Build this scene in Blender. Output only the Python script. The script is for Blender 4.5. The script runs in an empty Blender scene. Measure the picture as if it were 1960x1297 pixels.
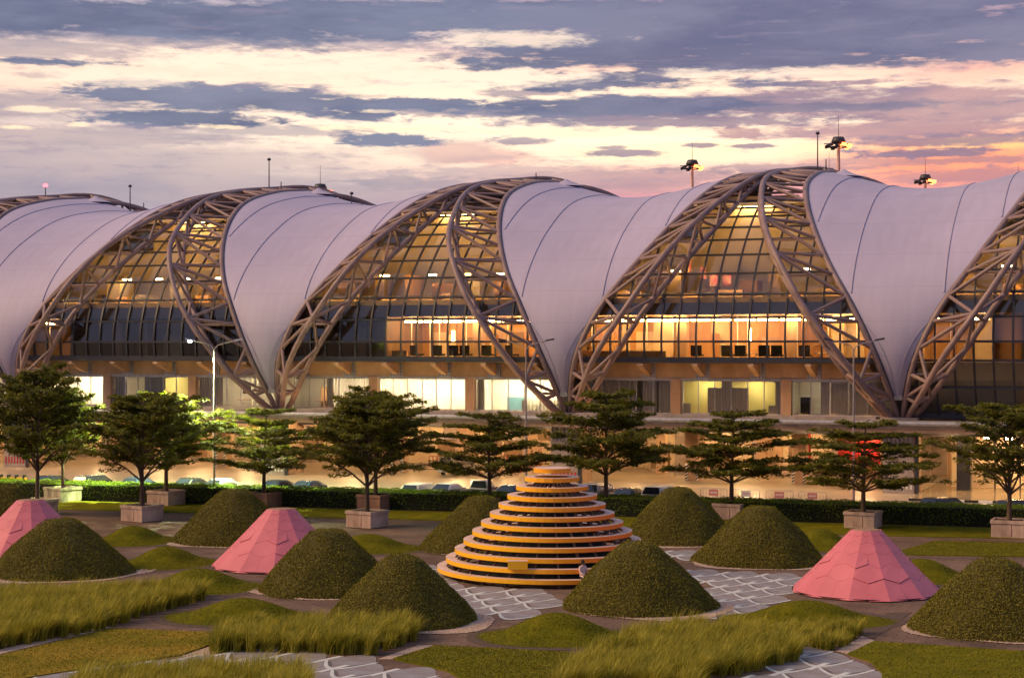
import bpy, bmesh, math, random
import numpy as np
from mathutils import Vector, Matrix, Quaternion

scn = bpy.context.scene
COL = scn.collection
rnd = random.Random(7)
PI = math.pi
F, CX, CY, H = 3350.0, 980.0, 660.0, 12.0      # focal length and principal point in photo pixels, eye height in metres

# ------------------------------------------------------------------ camera
cam_d = bpy.data.cameras.new('camera'); cam = bpy.data.objects.new('camera', cam_d); COL.objects.link(cam)
cam.location = (0, 0, H); cam.rotation_euler = (PI/2, 0, 0)
cam_d.sensor_width = 36; cam_d.lens = F/1960*36; cam_d.shift_y = 11.5/1960
cam_d.clip_start = 0.5; cam_d.clip_end = 9000
scn.camera = cam

# ------------------------------------------------------------------ render / view
scn.render.engine = 'CYCLES'
scn.view_settings.view_transform = 'Standard'; scn.view_settings.look = 'None'
scn.view_settings.exposure = 0.25; scn.view_settings.gamma = 1.0
try: scn.view_settings.use_curve_mapping = False
except Exception: pass
cy = scn.cycles
cy.max_bounces = 6; cy.diffuse_bounces = 3; cy.glossy_bounces = 3; cy.transmission_bounces = 4
cy.transparent_max_bounces = 16; cy.caustics_reflective = False; cy.caustics_refractive = False
cy.use_denoising = True
cy.sample_clamp_indirect = 6.0

# ------------------------------------------------------------------ world: dusk sky with cloud banks
SUN_AZ, SUN_EL = math.radians(-97), math.radians(36)     # the soft key comes from the viewer's left
wd = bpy.data.worlds.new('World'); scn.world = wd; wd.use_nodes = True
wn = wd.node_tree; wn.nodes.clear()
def N(tree, kind, **kw):
    n = tree.nodes.new(kind)
    for k, v in kw.items(): setattr(n, k, v)
    return n
def wm(op, a, b=None, c=None, clamp=False):
    n = wn.nodes.new('ShaderNodeMath'); n.operation = op; n.use_clamp = clamp
    for i, v in enumerate((a, b, c)):
        if v is None: continue
        if isinstance(v, (int, float)): n.inputs[i].default_value = v
        else: wn.links.new(v, n.inputs[i])
    return n.outputs[0]
def wsmooth(x, lo, hi):
    n = wn.nodes.new('ShaderNodeMapRange'); n.interpolation_type = 'SMOOTHSTEP'
    wn.links.new(x, n.inputs[0]); n.inputs[1].default_value = lo; n.inputs[2].default_value = hi
    n.inputs[3].default_value = 0; n.inputs[4].default_value = 1
    return n.outputs[0]
def wmix(f, a, b):
    n = wn.nodes.new('ShaderNodeMix'); n.data_type = 'RGBA'
    if isinstance(f, (int, float)): n.inputs[0].default_value = f
    else: wn.links.new(f, n.inputs[0])
    for i, v in ((6, a), (7, b)):
        if isinstance(v, tuple): n.inputs[i].default_value = (*v, 1)
        else: wn.links.new(v, n.inputs[i])
    return n.outputs[2]
def wnoise(vec, scale, detail=5, rough=.55, dist=0.0):
    n = wn.nodes.new('ShaderNodeTexNoise'); n.noise_dimensions = '3D'
    wn.links.new(vec, n.inputs['Vector']); n.inputs['Scale'].default_value = scale
    n.inputs['Detail'].default_value = detail; n.inputs['Roughness'].default_value = rough
    n.inputs['Distortion'].default_value = dist
    return n.outputs[0]
def wvec(x, y, z=0.0):
    n = wn.nodes.new('ShaderNodeCombineXYZ')
    for i, v in enumerate((x, y, z)):
        if isinstance(v, (int, float)): n.inputs[i].default_value = v
        else: wn.links.new(v, n.inputs[i])
    return n.outputs[0]
def wramp(f, stops):
    n = wn.nodes.new('ShaderNodeValToRGB'); cr = n.color_ramp; cr.interpolation = 'EASE'
    while len(cr.elements) < len(stops): cr.elements.new(.5)
    for e, (p, c) in zip(cr.elements, stops): e.position = p; e.color = (*c, 1)
    wn.links.new(f, n.inputs[0]); return n.outputs[0]
tc = N(wn, 'ShaderNodeTexCoord'); sp = N(wn, 'ShaderNodeSeparateXYZ'); wn.links.new(tc.outputs['Generated'], sp.inputs[0])
X_, Y_, Z_ = sp.outputs
AZ = wm('MULTIPLY', wm('ARCTAN2', X_, Y_), 180/PI)          # degrees, 0 = straight ahead (west), + to the right
EL = wm('MULTIPLY', wm('ARCSINE', Z_), 180/PI)
def ang(px, py):
    return math.degrees(math.atan((px-CX)/F)), math.degrees(math.atan((CY-py)/math.hypot(F, px-CX)))
fine = wnoise(wvec(wm('MULTIPLY', AZ, .33), wm('MULTIPLY', EL, 1.5), 3.1), 1.0, 8, .62, .35)
coarse = wnoise(wvec(wm('MULTIPLY', AZ, .10), wm('MULTIPLY', EL, .55), 8.7), 1.0, 6, .55, .2)
streak = wnoise(wvec(wm('MULTIPLY', AZ, .25), wm('MULTIPLY', EL, 3.2), 5.5), 1.0, 7, .6, .1)
fine2 = wnoise(wvec(wm('MULTIPLY', AZ, 1.15), wm('MULTIPLY', EL, 5.0), 1.7), 1.0, 8, .62, .3); f2 = wm('SUBTRACT', fine2, .5)
fn = wm('SUBTRACT', fine, .5); cn = wm('SUBTRACT', coarse, .5); sn = wm('SUBTRACT', streak, .5)
# clear sky behind the clouds, west side
left = wramp(wm('DIVIDE', EL, 30, clamp=True), [(0, (.36, .31, .38)), (.15, (.44, .36, .41)), (.20, (.52, .40, .43)), (.235, (.66, .51, .50)), (.27, (.98, .68, .53)), (.31, (1.04, .76, .59)), (.335, (.70, .56, .58)), (.42, (.30, .32, .45)), (1, (.33, .35, .48))])
right = wramp(wm('DIVIDE', EL, 30, clamp=True), [(0, (.56, .28, .36)), (.165, (.74, .29, .34)), (.188, (1.0, .42, .33)), (.213, (1.2, .78, .40)), (.25, (1.2, .95, .66)), (.275, (1.12, .74, .52)), (.295, (1.05, .60, .46)), (.33, (.70, .44, .48)), (.42, (.30, .29, .42)), (1, (.33, .34, .48))])
base = wmix(wsmooth(wm('ADD', AZ, wm('MULTIPLY', cn, 6)), -7, 5), left, right)
glow = wm('MULTIPLY', wsmooth(wm('ABSOLUTE', wm('SUBTRACT', AZ, 3.0)), 26, 3), wsmooth(wm('ABSOLUTE', wm('SUBTRACT', EL, 7.1)), 2.6, .3))
base = wmix(wm('MULTIPLY', glow, .9), base, (1.32, 1.02, .74))
hot = wm('MULTIPLY', wsmooth(wm('ABSOLUTE', wm('SUBTRACT', AZ, 14.5)), 7, 1), wsmooth(wm('ABSOLUTE', wm('SUBTRACT', EL, 5.9)), 1.6, .2))
base = wmix(wm('MULTIPLY', hot, .85), base, (1.25, .36, .16))
# cloud banks: (px, py, half width, half height, strength, colour class)
banks = [
 (250, 34, 900, 44, 1.25, 0), (760, 34, 700, 44, 1.3, 0), (330, 74, 420, 22, .95, 1), (90, 92, 260, 22, .85, 1), (620, 80, 360, 16, .7, 1), (120, 6, 150, 10, .0, 0),
 (1560, 50, 760, 100, 1.5, 0), (1180, 96, 330, 40, 1.25, 0), (980, 122, 150, 15, 1.1, 0), (1500, 118, 420, 24, 1.1, 0), (1860, 92, 190, 26, 1.2, 0), (1700, 86, 220, 26, .75, 1), (1500, 10, 1100, 40, 1.3, 0),
 (280, 163, 150, 11, 1.2, 0), (230, 180, 120, 16, 1.1, 0), (450, 190, 340, 27, 1.5, 0), (740, 200, 330, 15, 1.3, 0), (350, 226, 220, 16, 1.3, 0), (60, 200, 230, 32, .95, 1), (230, 98, 50, 9, .8, 1), (100, 119, 140, 8, 1.0, 0), (60, 106, 150, 9, .7, 1), (90, 144, 60, 7, .7, 1), (690, 222, 100, 14, 1.0, 0),
 (900, 212, 330, 15, 1.1, 1), (1180, 207, 380, 26, 1.5, 0), (1500, 200, 480, 30, 1.0, 1), (1800, 205, 420, 52, 1.05, 1), (1350, 232, 400, 13, 1.0, 1), (1740, 244, 360, 22, 1.0, 1), (1560, 206, 330, 11, .7, 0),
 (1190, 151, 150, 19, 1.3, 0), (1060, 166, 120, 12, 1.1, 0), (1000, 178, 120, 9, .9, 1), (745, 267, 125, 14, 1.25, 0), (650, 258, 30, 15, .9, 1), (120, 262, 420, 26, .85, 1), (260, 305, 520, 46, .60, 1), (520, 250, 240, 14, .7, 1),
 (1180, 293, 86, 8, 1.25, 0), (1170, 283, 40, 5, .9, 1), (1345, 278, 46, 6, 1.1, 1), (1430, 279, 56, 5, 1.1, 1), (1415, 255, 54, 17, 1.15, 1), (1230, 246, 38, 6, .9, 1), (990, 270, 66, 9, .9, 1), (920, 296, 130, 26, .45, 2), (870, 290, 140, 30, .5, 1), (1000, 330, 300, 18, .6, 1),
 (1560, 160, 80, 7, .9, 1), (1650, 157, 90, 7, .9, 1), (1560, 146, 130, 5, .6, 2), (1770, 294, 150, 11, 1.1, 1), (1850, 306, 160, 9, .7, 2), (1840, 268, 220, 12, .9, 2), (1700, 310, 200, 10, .6, 1),
 (1120, 345, 320, 28, .85, 1), (1500, 322, 240, 12, .75, 1), (770, 350, 170, 15, .9, 1), (1250, 335, 300, 15, .7, 1), (300, 352, 620, 44, .6, 1), (1850, 338, 260, 18, .7, 1), (980, 45, 260, 14, .9, 1), (1390, 78, 90, 10, .4, 1), (530, 98, 60, 5, .4, 1), (835, 112, 34, 8, .7, 1),
]
sky = base
tot = {0: None, 1: None, 2: None, 3: None}
for (bx, by, hw, hh, st, cls) in banks:
    a0, e0 = ang(bx, by); wa = math.degrees(hw/F); we = math.degrees(hh/F)
    dx = wm('DIVIDE', wm('SUBTRACT', AZ, a0), wa); dy = wm('DIVIDE', wm('SUBTRACT', EL, e0), we)
    d = wm('SQRT', wm('ADD', wm('MULTIPLY', dx, dx), wm('MULTIPLY', dy, dy)))
    small = hh <= 20
    d = wm('ADD', d, wm('MULTIPLY', fn, -1.0 if small else -1.7)); d = wm('ADD', d, wm('MULTIPLY', sn, -.6 if small else -1.0))
    d = wm('ADD', d, wm('MULTIPLY', f2, -2.0 if small else -.9))
    m = wm('MULTIPLY', wsmooth(d, 1.16, .52), min(st, 1.15))
    if hh <= 13 and by > 230: cls = 3
    tot[cls] = m if tot[cls] is None else wm('MAXIMUM', tot[cls], m)
shade = wsmooth(wm('ADD', coarse, wm('MULTIPLY', fn, .5)), .32, .68)
lr = wsmooth(AZ, -4, 8)
c0 = wmix(shade, wmix(lr, (.115, .132, .225), (.125, .132, .235)), wmix(lr, (.20, .22, .325), (.21, .205, .305)))
c1 = wmix(shade, wmix(lr, (.25, .235, .325), (.26, .17, .265)), wmix(lr, (.52, .40, .40), (.54, .30, .31)))
c2 = wmix(shade, (.66, .24, .27), (.98, .40, .32))
sky = wmix(wm('MINIMUM', tot[2], 1.0, clamp=True), sky, c2)
sky = wmix(wm('MULTIPLY', wm('MINIMUM', tot[1], 1.0, clamp=True), .9), sky, c1)
sky = wmix(wm('MULTIPLY', wm('MINIMUM', tot[0], 1.0, clamp=True), .96), sky, c0)
# bright rifts where the sunset breaks through
rift = None
for (bx, by, hw, hh, st) in [(560, 118, 330, 26, 1), (980, 75, 170, 16, .9), (900, 150, 260, 20, 1), (1330, 140, 90, 10, .9), (1600, 140, 260, 14, .9), (1830, 135, 160, 22, .9), (760, 246, 190, 8, .9), (1120, 252, 300, 11, 1), (1320, 288, 220, 17, 1), (1560, 285, 110, 9, .8), (1880, 275, 130, 12, 1), (60, 209, 70, 6, .9), (30, 244, 45, 5, .9), (150, 238, 24, 7, .8), (430, 243, 50, 5, .8), (730, 213, 40, 4, .7), (230, 150, 220, 18, .8)]:
    a0, e0 = ang(bx, by); wa = math.degrees(hw/F); we = math.degrees(hh/F)
    dx = wm('DIVIDE', wm('SUBTRACT', AZ, a0), wa); dy = wm('DIVIDE', wm('SUBTRACT', EL, e0), we)
    d = wm('SQRT', wm('ADD', wm('MULTIPLY', dx, dx), wm('MULTIPLY', dy, dy)))
    d = wm('ADD', d, wm('MULTIPLY', f2, 2.2)); d = wm('ADD', d, wm('MULTIPLY', fn, 1.2))
    m = wm('MULTIPLY', wsmooth(d, 1.25, .45), st); rift = m if rift is None else wm('MAXIMUM', rift, m)
warm = wmix(wsmooth(AZ, 8, 16), wmix(wsmooth(EL, 8.6, 6.2), (1.12, .88, .68), (1.35, 1.02, .60)), wmix(wsmooth(EL, 8.6, 6.2), (1.05, .52, .40), (1.3, .70, .26)))
sky = wmix(wm('MULTIPLY', rift, .78), sky, warm)
sky = wmix(wm('MULTIPLY', wm('MINIMUM', tot[3], 1.0, clamp=True), .9), sky, wmix(.5, c0, c1))
# thin streaks over everything in the west
sky = wmix(wm('MULTIPLY', wsmooth(wm('ADD', streak, wm('MULTIPLY', fn, .4)), .55, .78), .30), sky, (.36, .28, .36))
sky = wmix(wm('MULTIPLY', wsmooth(wm('ADD', fine2, wm('MULTIPLY', sn, .8)), .54, .80), .35), sky, (.30, .25, .36))
# away from the sunset: broken lilac evening cloud all round
zen = wmix(wsmooth(wm('ADD', coarse, wm('MULTIPLY', fn, .6)), .38, .62), (.23, .27, .43), (.37, .36, .47))
east = wramp(wm('DIVIDE', EL, 60, clamp=True), [(0, (.44, .29, .36)), (.16, (.33, .29, .42)), (1, (.25, .30, .50))])
zen = wmix(.5, zen, east)
westness = wm('MULTIPLY', wsmooth(wm('ABSOLUTE', AZ), 85, 35), wsmooth(EL, 26, 13))
sky = wmix(westness, zen, sky)
sky = wmix(wsmooth(EL, -.5, -6), sky, (.10, .085, .07))
nish = N(wn, 'ShaderNodeTexSky', sky_type='NISHITA'); nish.sun_disc = False
nish.sun_elevation = SUN_EL; nish.sun_rotation = SUN_AZ
b1 = N(wn, 'ShaderNodeBackground'); wn.links.new(sky, b1.inputs[0]); b1.inputs[1].default_value = 0.92
b2 = N(wn, 'ShaderNodeBackground'); wn.links.new(nish.outputs[0], b2.inputs[0]); b2.inputs[1].default_value = 0.004
ad = N(wn, 'ShaderNodeAddShader'); wn.links.new(b1.outputs[0], ad.inputs[0]); wn.links.new(b2.outputs[0], ad.inputs[1])
wo = N(wn, 'ShaderNodeOutputWorld'); wn.links.new(ad.outputs[0], wo.inputs[0])

# ------------------------------------------------------------------ sun: soft and warm, low contrast
sd = bpy.data.lights.new('sun', 'SUN'); sd.energy = 3.5; sd.angle = math.radians(26); sd.color = (1, .64, .32)
so = bpy.data.objects.new('sun', sd); COL.objects.link(so)
sdir = Vector((math.sin(SUN_AZ)*math.cos(SUN_EL), math.cos(SUN_AZ)*math.cos(SUN_EL), math.sin(SUN_EL)))
so.rotation_euler = sdir.to_track_quat('Z', 'Y').to_euler(); so.location = (-40, -30, 60)

# ------------------------------------------------------------------ materials
MATS = {}
def mat(name, c1, c2=None, scale=3.0, rough=.7, bump=0.0, bscale=None, metal=0.0, detail=5, spec=.4, trans=0.0, tex='noise', stretch=(1, 1, 1), lo=.35, hi=.65):
    m = bpy.data.materials.new(name); m.use_nodes = True; t = m.node_tree
    p = t.nodes['Principled BSDF']; p.inputs['Roughness'].default_value = rough; p.inputs['Metallic'].default_value = metal
    p.inputs['Specular IOR Level'].default_value = spec
    c = t.nodes.new('ShaderNodeTexCoord'); mp = t.nodes.new('ShaderNodeMapping'); t.links.new(c.outputs['Object'], mp.inputs[0])
    mp.inputs['Scale'].default_value = stretch
    n = t.nodes.new('ShaderNodeTexNoise'); t.links.new(mp.outputs[0], n.inputs['Vector']); n.inputs['Scale'].default_value = scale
    n.inputs['Detail'].default_value = detail; n.inputs['Roughness'].default_value = .6
    if c2 is None: c2 = tuple(x*.82 for x in c1)
    r = t.nodes.new('ShaderNodeValToRGB'); r.color_ramp.elements[0].position = lo; r.color_ramp.elements[1].position = hi
    r.color_ramp.elements[0].color = (*c2, 1); r.color_ramp.elements[1].color = (*c1, 1)
    t.links.new(n.outputs[0], r.inputs[0]); t.links.new(r.outputs[0], p.inputs['Base Color'])
    if bump:
        n2 = t.nodes.new('ShaderNodeTexNoise'); t.links.new(mp.outputs[0], n2.inputs['Vector']); n2.inputs['Scale'].default_value = bscale or scale*6
        n2.inputs['Detail'].default_value = 6
        b = t.nodes.new('ShaderNodeBump'); b.inputs['Strength'].default_value = bump; b.inputs['Distance'].default_value = .05
        t.links.new(n2.outputs[0], b.inputs['Height']); t.links.new(b.outputs[0], p.inputs['Normal'])
    MATS[name] = m; return m
def leafmat(name, ca, cb, trans=.35, rough=.55):
    m = bpy.data.materials.new(name); m.use_nodes = True; t = m.node_tree; t.nodes.clear()
    g = t.nodes.new('ShaderNodeNewGeometry'); c = t.nodes.new('ShaderNodeTexCoord')
    n = t.nodes.new('ShaderNodeTexNoise'); t.links.new(c.outputs['Object'], n.inputs['Vector']); n.inputs['Scale'].default_value = 1.1; n.inputs['Detail'].default_value = 3
    a = t.nodes.new('ShaderNodeMath'); a.operation = 'MULTIPLY_ADD'; t.links.new(g.outputs['Random Per Island'], a.inputs[0]); a.inputs[1].default_value = .6
    t.links.new(n.outputs[0], a.inputs[2])
    r = t.nodes.new('ShaderNodeValToRGB'); r.color_ramp.elements[0].position = .35; r.color_ramp.elements[1].position = 1.15 if False else 1.0
    r.color_ramp.elements[0].color = (*ca, 1); r.color_ramp.elements[1].color = (*cb, 1); t.links.new(a.outputs[0], r.inputs[0])
    d = t.nodes.new('ShaderNodeBsdfDiffuse'); tr = t.nodes.new('ShaderNodeBsdfTranslucent'); gl = t.nodes.new('ShaderNodeBsdfGlossy'); gl.inputs['Roughness'].default_value = rough
    gl.inputs['Color'].default_value = (.5, .5, .5, 1)
    t.links.new(r.outputs[0], d.inputs[0]); t.links.new(r.outputs[0], tr.inputs[0])
    x = t.nodes.new('ShaderNodeMixShader'); x.inputs[0].default_value = trans; t.links.new(d.outputs[0], x.inputs[1]); t.links.new(tr.outputs[0], x.inputs[2])
    y = t.nodes.new('ShaderNodeMixShader'); y.inputs[0].default_value = .04; t.links.new(x.outputs[0], y.inputs[1]); t.links.new(gl.outputs[0], y.inputs[2])
    o = t.nodes.new('ShaderNodeOutputMaterial'); t.links.new(y.outputs[0], o.inputs[0]); MATS[name] = m; return m
def emit(name, col, s):
    m = bpy.data.materials.new(name); m.use_nodes = True; t = m.node_tree; t.nodes.clear()
    e = t.nodes.new('ShaderNodeEmission'); e.inputs[0].default_value = (*col, 1); e.inputs[1].default_value = s
    o = t.nodes.new('ShaderNodeOutputMaterial'); t.links.new(e.outputs[0], o.inputs[0]); MATS[name] = m; return m
def glass(name, tint, refl=.10, fres=1.0, rough=.02):
    m = bpy.data.materials.new(name); m.use_nodes = True; t = m.node_tree; t.nodes.clear()
    tr = t.nodes.new('ShaderNodeBsdfTransparent'); tr.inputs[0].default_value = (*tint, 1)
    gl = t.nodes.new('ShaderNodeBsdfGlossy'); gl.inputs['Roughness'].default_value = rough; gl.inputs[0].default_value = (.9, .92, .95, 1)
    f = t.nodes.new('ShaderNodeFresnel'); f.inputs[0].default_value = 1.5
    a = t.nodes.new('ShaderNodeMath'); a.operation = 'MULTIPLY_ADD'; t.links.new(f.outputs[0], a.inputs[0]); a.inputs[1].default_value = fres; a.inputs[2].default_value = refl; a.use_clamp = True
    # panes are never perfectly flat: a slow wobble in the reflection
    c = t.nodes.new('ShaderNodeTexCoord'); n = t.nodes.new('ShaderNodeTexNoise'); t.links.new(c.outputs['Object'], n.inputs['Vector']); n.inputs['Scale'].default_value = .8; n.inputs['Detail'].default_value = 1
    b = t.nodes.new('ShaderNodeBump'); b.inputs['Strength'].default_value = .12; b.inputs['Distance'].default_value = .05; t.links.new(n.outputs[0], b.inputs['Height']); t.links.new(b.outputs[0], gl.inputs['Normal'])
    x = t.nodes.new('ShaderNodeMixShader'); t.links.new(a.outputs[0], x.inputs[0]); t.links.new(tr.outputs[0], x.inputs[1]); t.links.new(gl.outputs[0], x.inputs[2])
    o = t.nodes.new('ShaderNodeOutputMaterial'); t.links.new(x.outputs[0], o.inputs[0]); MATS[name] = m; return m

M_steel = mat('mauve_painted_steel', (.25, .170, .168), (.17, .115, .115), .7, .5, .15, 9)
M_dark = mat('dark_steel', (.035, .035, .045), None, 2, .45)
M_grey = mat('galvanised_steel', (.42, .42, .45), (.3, .3, .33), 4, .4, metal=.4)
M_conc = mat('warm_concrete', (.50, .34, .22), (.34, .22, .135), .55, .85, .25, 6, stretch=(1, 1, .35))
M_concl = mat('ledge_concrete', (.40, .33, .29), (.26, .21, .18), .8, .85, .25, 7)
M_wallin = mat('interior_wall', (.62, .50, .34), (.52, .40, .26), .4, .8)
M_wallor = mat('interior_timber_wall', (.52, .30, .14), (.40, .21, .09), .7, .7, stretch=(1.5, 1, .1))
M_white = mat('white_interior', (.74, .72, .66), (.66, .63, .57), .6, .8)
M_floor = mat('interior_floor', (.30, .23, .17), None, 1, .4)
M_slab = mat('slab_edge_cladding', (.27, .17, .095), (.20, .125, .07), .6, .6)
M_pane = glass('vault_glass', (.82, .79, .72), .055, .9)
M_win = glass('window_glass', (.88, .88, .86), .03, .8)
M_curtain = mat('grey_curtain', (.44, .42, .40), (.33, .31, .30), 2, .9, stretch=(4, 4, .2))
M_asph = mat('asphalt', (.085, .075, .066), (.055, .05, .046), .35, .55, .25, 14)
M_apron = mat('worn_concrete_road', (.40, .33, .25), (.26, .21, .16), .22, .30, .15, 10)
M_pave = mat('brown_paving', (.205, .135, .098), (.105, .070, .052), .35, .85, .3, 9, detail=10, spec=.15)
def joints(m, w, h, dark, rot=0.0):
    t = m.node_tree; p = t.nodes['Principled BSDF']; old = p.inputs['Base Color'].links[0].from_socket
    c = t.nodes.new('ShaderNodeTexCoord'); mp = t.nodes.new('ShaderNodeMapping'); mp.inputs['Rotation'].default_value = (0, 0, rot); t.links.new(c.outputs['Object'], mp.inputs[0])
    b = t.nodes.new('ShaderNodeTexBrick'); t.links.new(mp.outputs[0], b.inputs['Vector']); b.inputs['Scale'].default_value = 1; b.inputs['Brick Width'].default_value = w; b.inputs['Row Height'].default_value = h
    b.inputs['Mortar Size'].default_value = .025; b.inputs['Color1'].default_value = (1, 1, 1, 1); b.inputs['Color2'].default_value = (.80, .80, .80, 1); b.inputs['Mortar'].default_value = (dark, dark, dark, 1)
    x = t.nodes.new('ShaderNodeMix'); x.data_type = 'RGBA'; x.blend_type = 'MULTIPLY'; x.inputs[0].default_value = 1; t.links.new(old, x.inputs[6]); t.links.new(b.outputs[0], x.inputs[7]); t.links.new(x.outputs[2], p.inputs['Base Color'])
joints(M_pave, .9, .45, .5, .35)
M_cell = mat('slate_paving_cell', (.235, .24, .27), (.19, .155, .14), 1.1, .6, .25, 14)
M_band = mat('pale_stone_band', (.54, .58, .58), (.42, .45, .45), 1.6, .7, .2, 12)
M_gravel = mat('pink_beige_gravel', (.55, .42, .33), (.22, .16, .125), 16, .9, .9, 22, lo=.3, hi=.7)
M_soil = mat('brown_soil', (.10, .065, .045), (.06, .04, .03), 6, .95, .8, 14)
M_lawn = mat('short_lawn', (.165, .150, .008), (.078, .088, .006), .7, .95, .8, 26, spec=.03, detail=12, lo=.3, hi=.7)
M_lawnb = mat('worn_lawn', (.27, .18, .026), (.12, .118, .009), .33, .95, .8, 26, spec=.03, detail=12, lo=.32, hi=.68)
M_dome = mat('dome_turf', (.150, .138, .008), (.070, .080, .006), 2.6, .95, .8, 60, spec=.03, detail=12, lo=.3, hi=.7)
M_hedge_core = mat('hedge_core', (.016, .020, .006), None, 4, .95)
M_bark = mat('grey_brown_bark', (.13, .085, .06), (.07, .045, .032), 3, .9, .6, 12, stretch=(1, 1, .25))
M_plant = mat('weathered_planter_concrete', (.52, .38, .31), (.27, .185, .15), 1.3, .9, .4, 9, stretch=(1, 1, .45))
M_plantp = mat('pale_stained_planter_concrete', (.50, .46, .34), (.17, .14, .10), 1.6, .9, .4, 9, stretch=(1, 1, .35))
M_plantb = mat('brick_red_planter_concrete', (.34, .19, .13), (.20, .11, .075), 1.5, .9, .4, 9, stretch=(1, 1, .4))
M_leaf = leafmat('tree_leaf', (.040, .050, .005), (.165, .165, .010), .45)
M_hleaf = leafmat('hedge_leaf', (.045, .085, .006), (.22, .31, .014), .3)  # leaf green raised in place of lamplight on the hedge top
M_mleaf = leafmat('topiary_leaf', (.092, .092, .006), (.185, .160, .010), .2)
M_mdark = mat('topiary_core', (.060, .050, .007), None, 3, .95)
M_grass = leafmat('tall_grass_blade', (.095, .125, .007), (.47, .41, .045), .4)
M_pink = mat('pink_painted_panel', (.58, .165, .205), (.46, .125, .16), .45, .5, .1, 4, spec=.3)
M_pinkd = mat('dark_gap', (.16, .035, .045), None, 2, .9)
M_blk = mat('black_rubber', (.018, .018, .018), None, 6, .8)
M_cglass = mat('car_glass', (.02, .025, .035), None, 1, .05, spec=.9)
M_red = mat('red_plastic', (.45, .03, .028), None, 3, .5)
M_wht = mat('white_paint', (.74, .72, .69), (.62, .6, .57), 2, .5)
M_yel = mat('yellow_paint', (.70, .36, .03), None, 2, .5)
M_rimlite = mat('alloy_rim', (.5, .5, .52), None, 3, .3, metal=.8)
M_tail = emit('tail_lamp', (1, .08, .04), .5)
E_strip = emit('warm_strip_lamp', (1, .60, .22), 60.0)
E_ceil = emit('vault_ceiling_lamp', (1, .68, .28), 40.0)
E_fill = emit('hidden_fill_lamp', (1, .60, .17), 120.0)  # added lamps, kept out of sight, that warm the upper level
E_office = emit('office_lamp', (1, .82, .52), 75.0)
E_soffit = emit('soffit_lamp', (1, .62, .27), 140.0)
E_street = emit('street_lamp_bulb', (.95, 1, .86), 160.0)
E_beacon = emit('red_beacon', (1, .10, .12), 4.5)
E_flood = emit('apron_floodlamp', (1, .22, .06), 5.0)

# fabric: white membrane with faint horizontal weld lines and panel-to-panel tone
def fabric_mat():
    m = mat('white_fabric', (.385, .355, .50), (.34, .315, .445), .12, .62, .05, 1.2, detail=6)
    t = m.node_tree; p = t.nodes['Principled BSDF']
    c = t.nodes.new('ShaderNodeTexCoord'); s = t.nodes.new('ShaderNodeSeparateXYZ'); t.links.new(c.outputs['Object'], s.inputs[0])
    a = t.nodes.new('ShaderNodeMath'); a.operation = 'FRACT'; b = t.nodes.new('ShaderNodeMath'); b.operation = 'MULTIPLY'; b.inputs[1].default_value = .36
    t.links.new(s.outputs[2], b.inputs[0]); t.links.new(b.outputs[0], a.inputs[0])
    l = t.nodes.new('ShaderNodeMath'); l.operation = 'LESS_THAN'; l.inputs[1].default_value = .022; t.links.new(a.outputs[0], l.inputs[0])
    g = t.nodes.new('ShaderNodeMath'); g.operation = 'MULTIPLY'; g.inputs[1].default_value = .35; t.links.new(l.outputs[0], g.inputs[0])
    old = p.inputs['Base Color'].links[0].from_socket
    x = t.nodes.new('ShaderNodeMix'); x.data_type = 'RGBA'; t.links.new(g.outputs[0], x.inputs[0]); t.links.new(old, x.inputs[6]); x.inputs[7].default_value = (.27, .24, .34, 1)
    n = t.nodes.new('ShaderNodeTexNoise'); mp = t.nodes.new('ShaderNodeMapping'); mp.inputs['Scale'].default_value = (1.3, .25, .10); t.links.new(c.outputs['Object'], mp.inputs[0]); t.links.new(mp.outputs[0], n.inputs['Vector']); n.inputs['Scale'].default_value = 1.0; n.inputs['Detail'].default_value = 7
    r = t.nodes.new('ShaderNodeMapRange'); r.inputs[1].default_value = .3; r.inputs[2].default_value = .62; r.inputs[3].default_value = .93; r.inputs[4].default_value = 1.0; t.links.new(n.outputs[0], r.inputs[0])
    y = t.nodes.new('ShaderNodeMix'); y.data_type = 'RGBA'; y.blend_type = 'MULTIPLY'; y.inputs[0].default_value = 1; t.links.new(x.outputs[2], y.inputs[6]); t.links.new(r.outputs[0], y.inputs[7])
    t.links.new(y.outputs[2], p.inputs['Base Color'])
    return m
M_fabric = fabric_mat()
M_seam = mat('fabric_seam', (.34, .315, .44), None, 2, .7)

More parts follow.
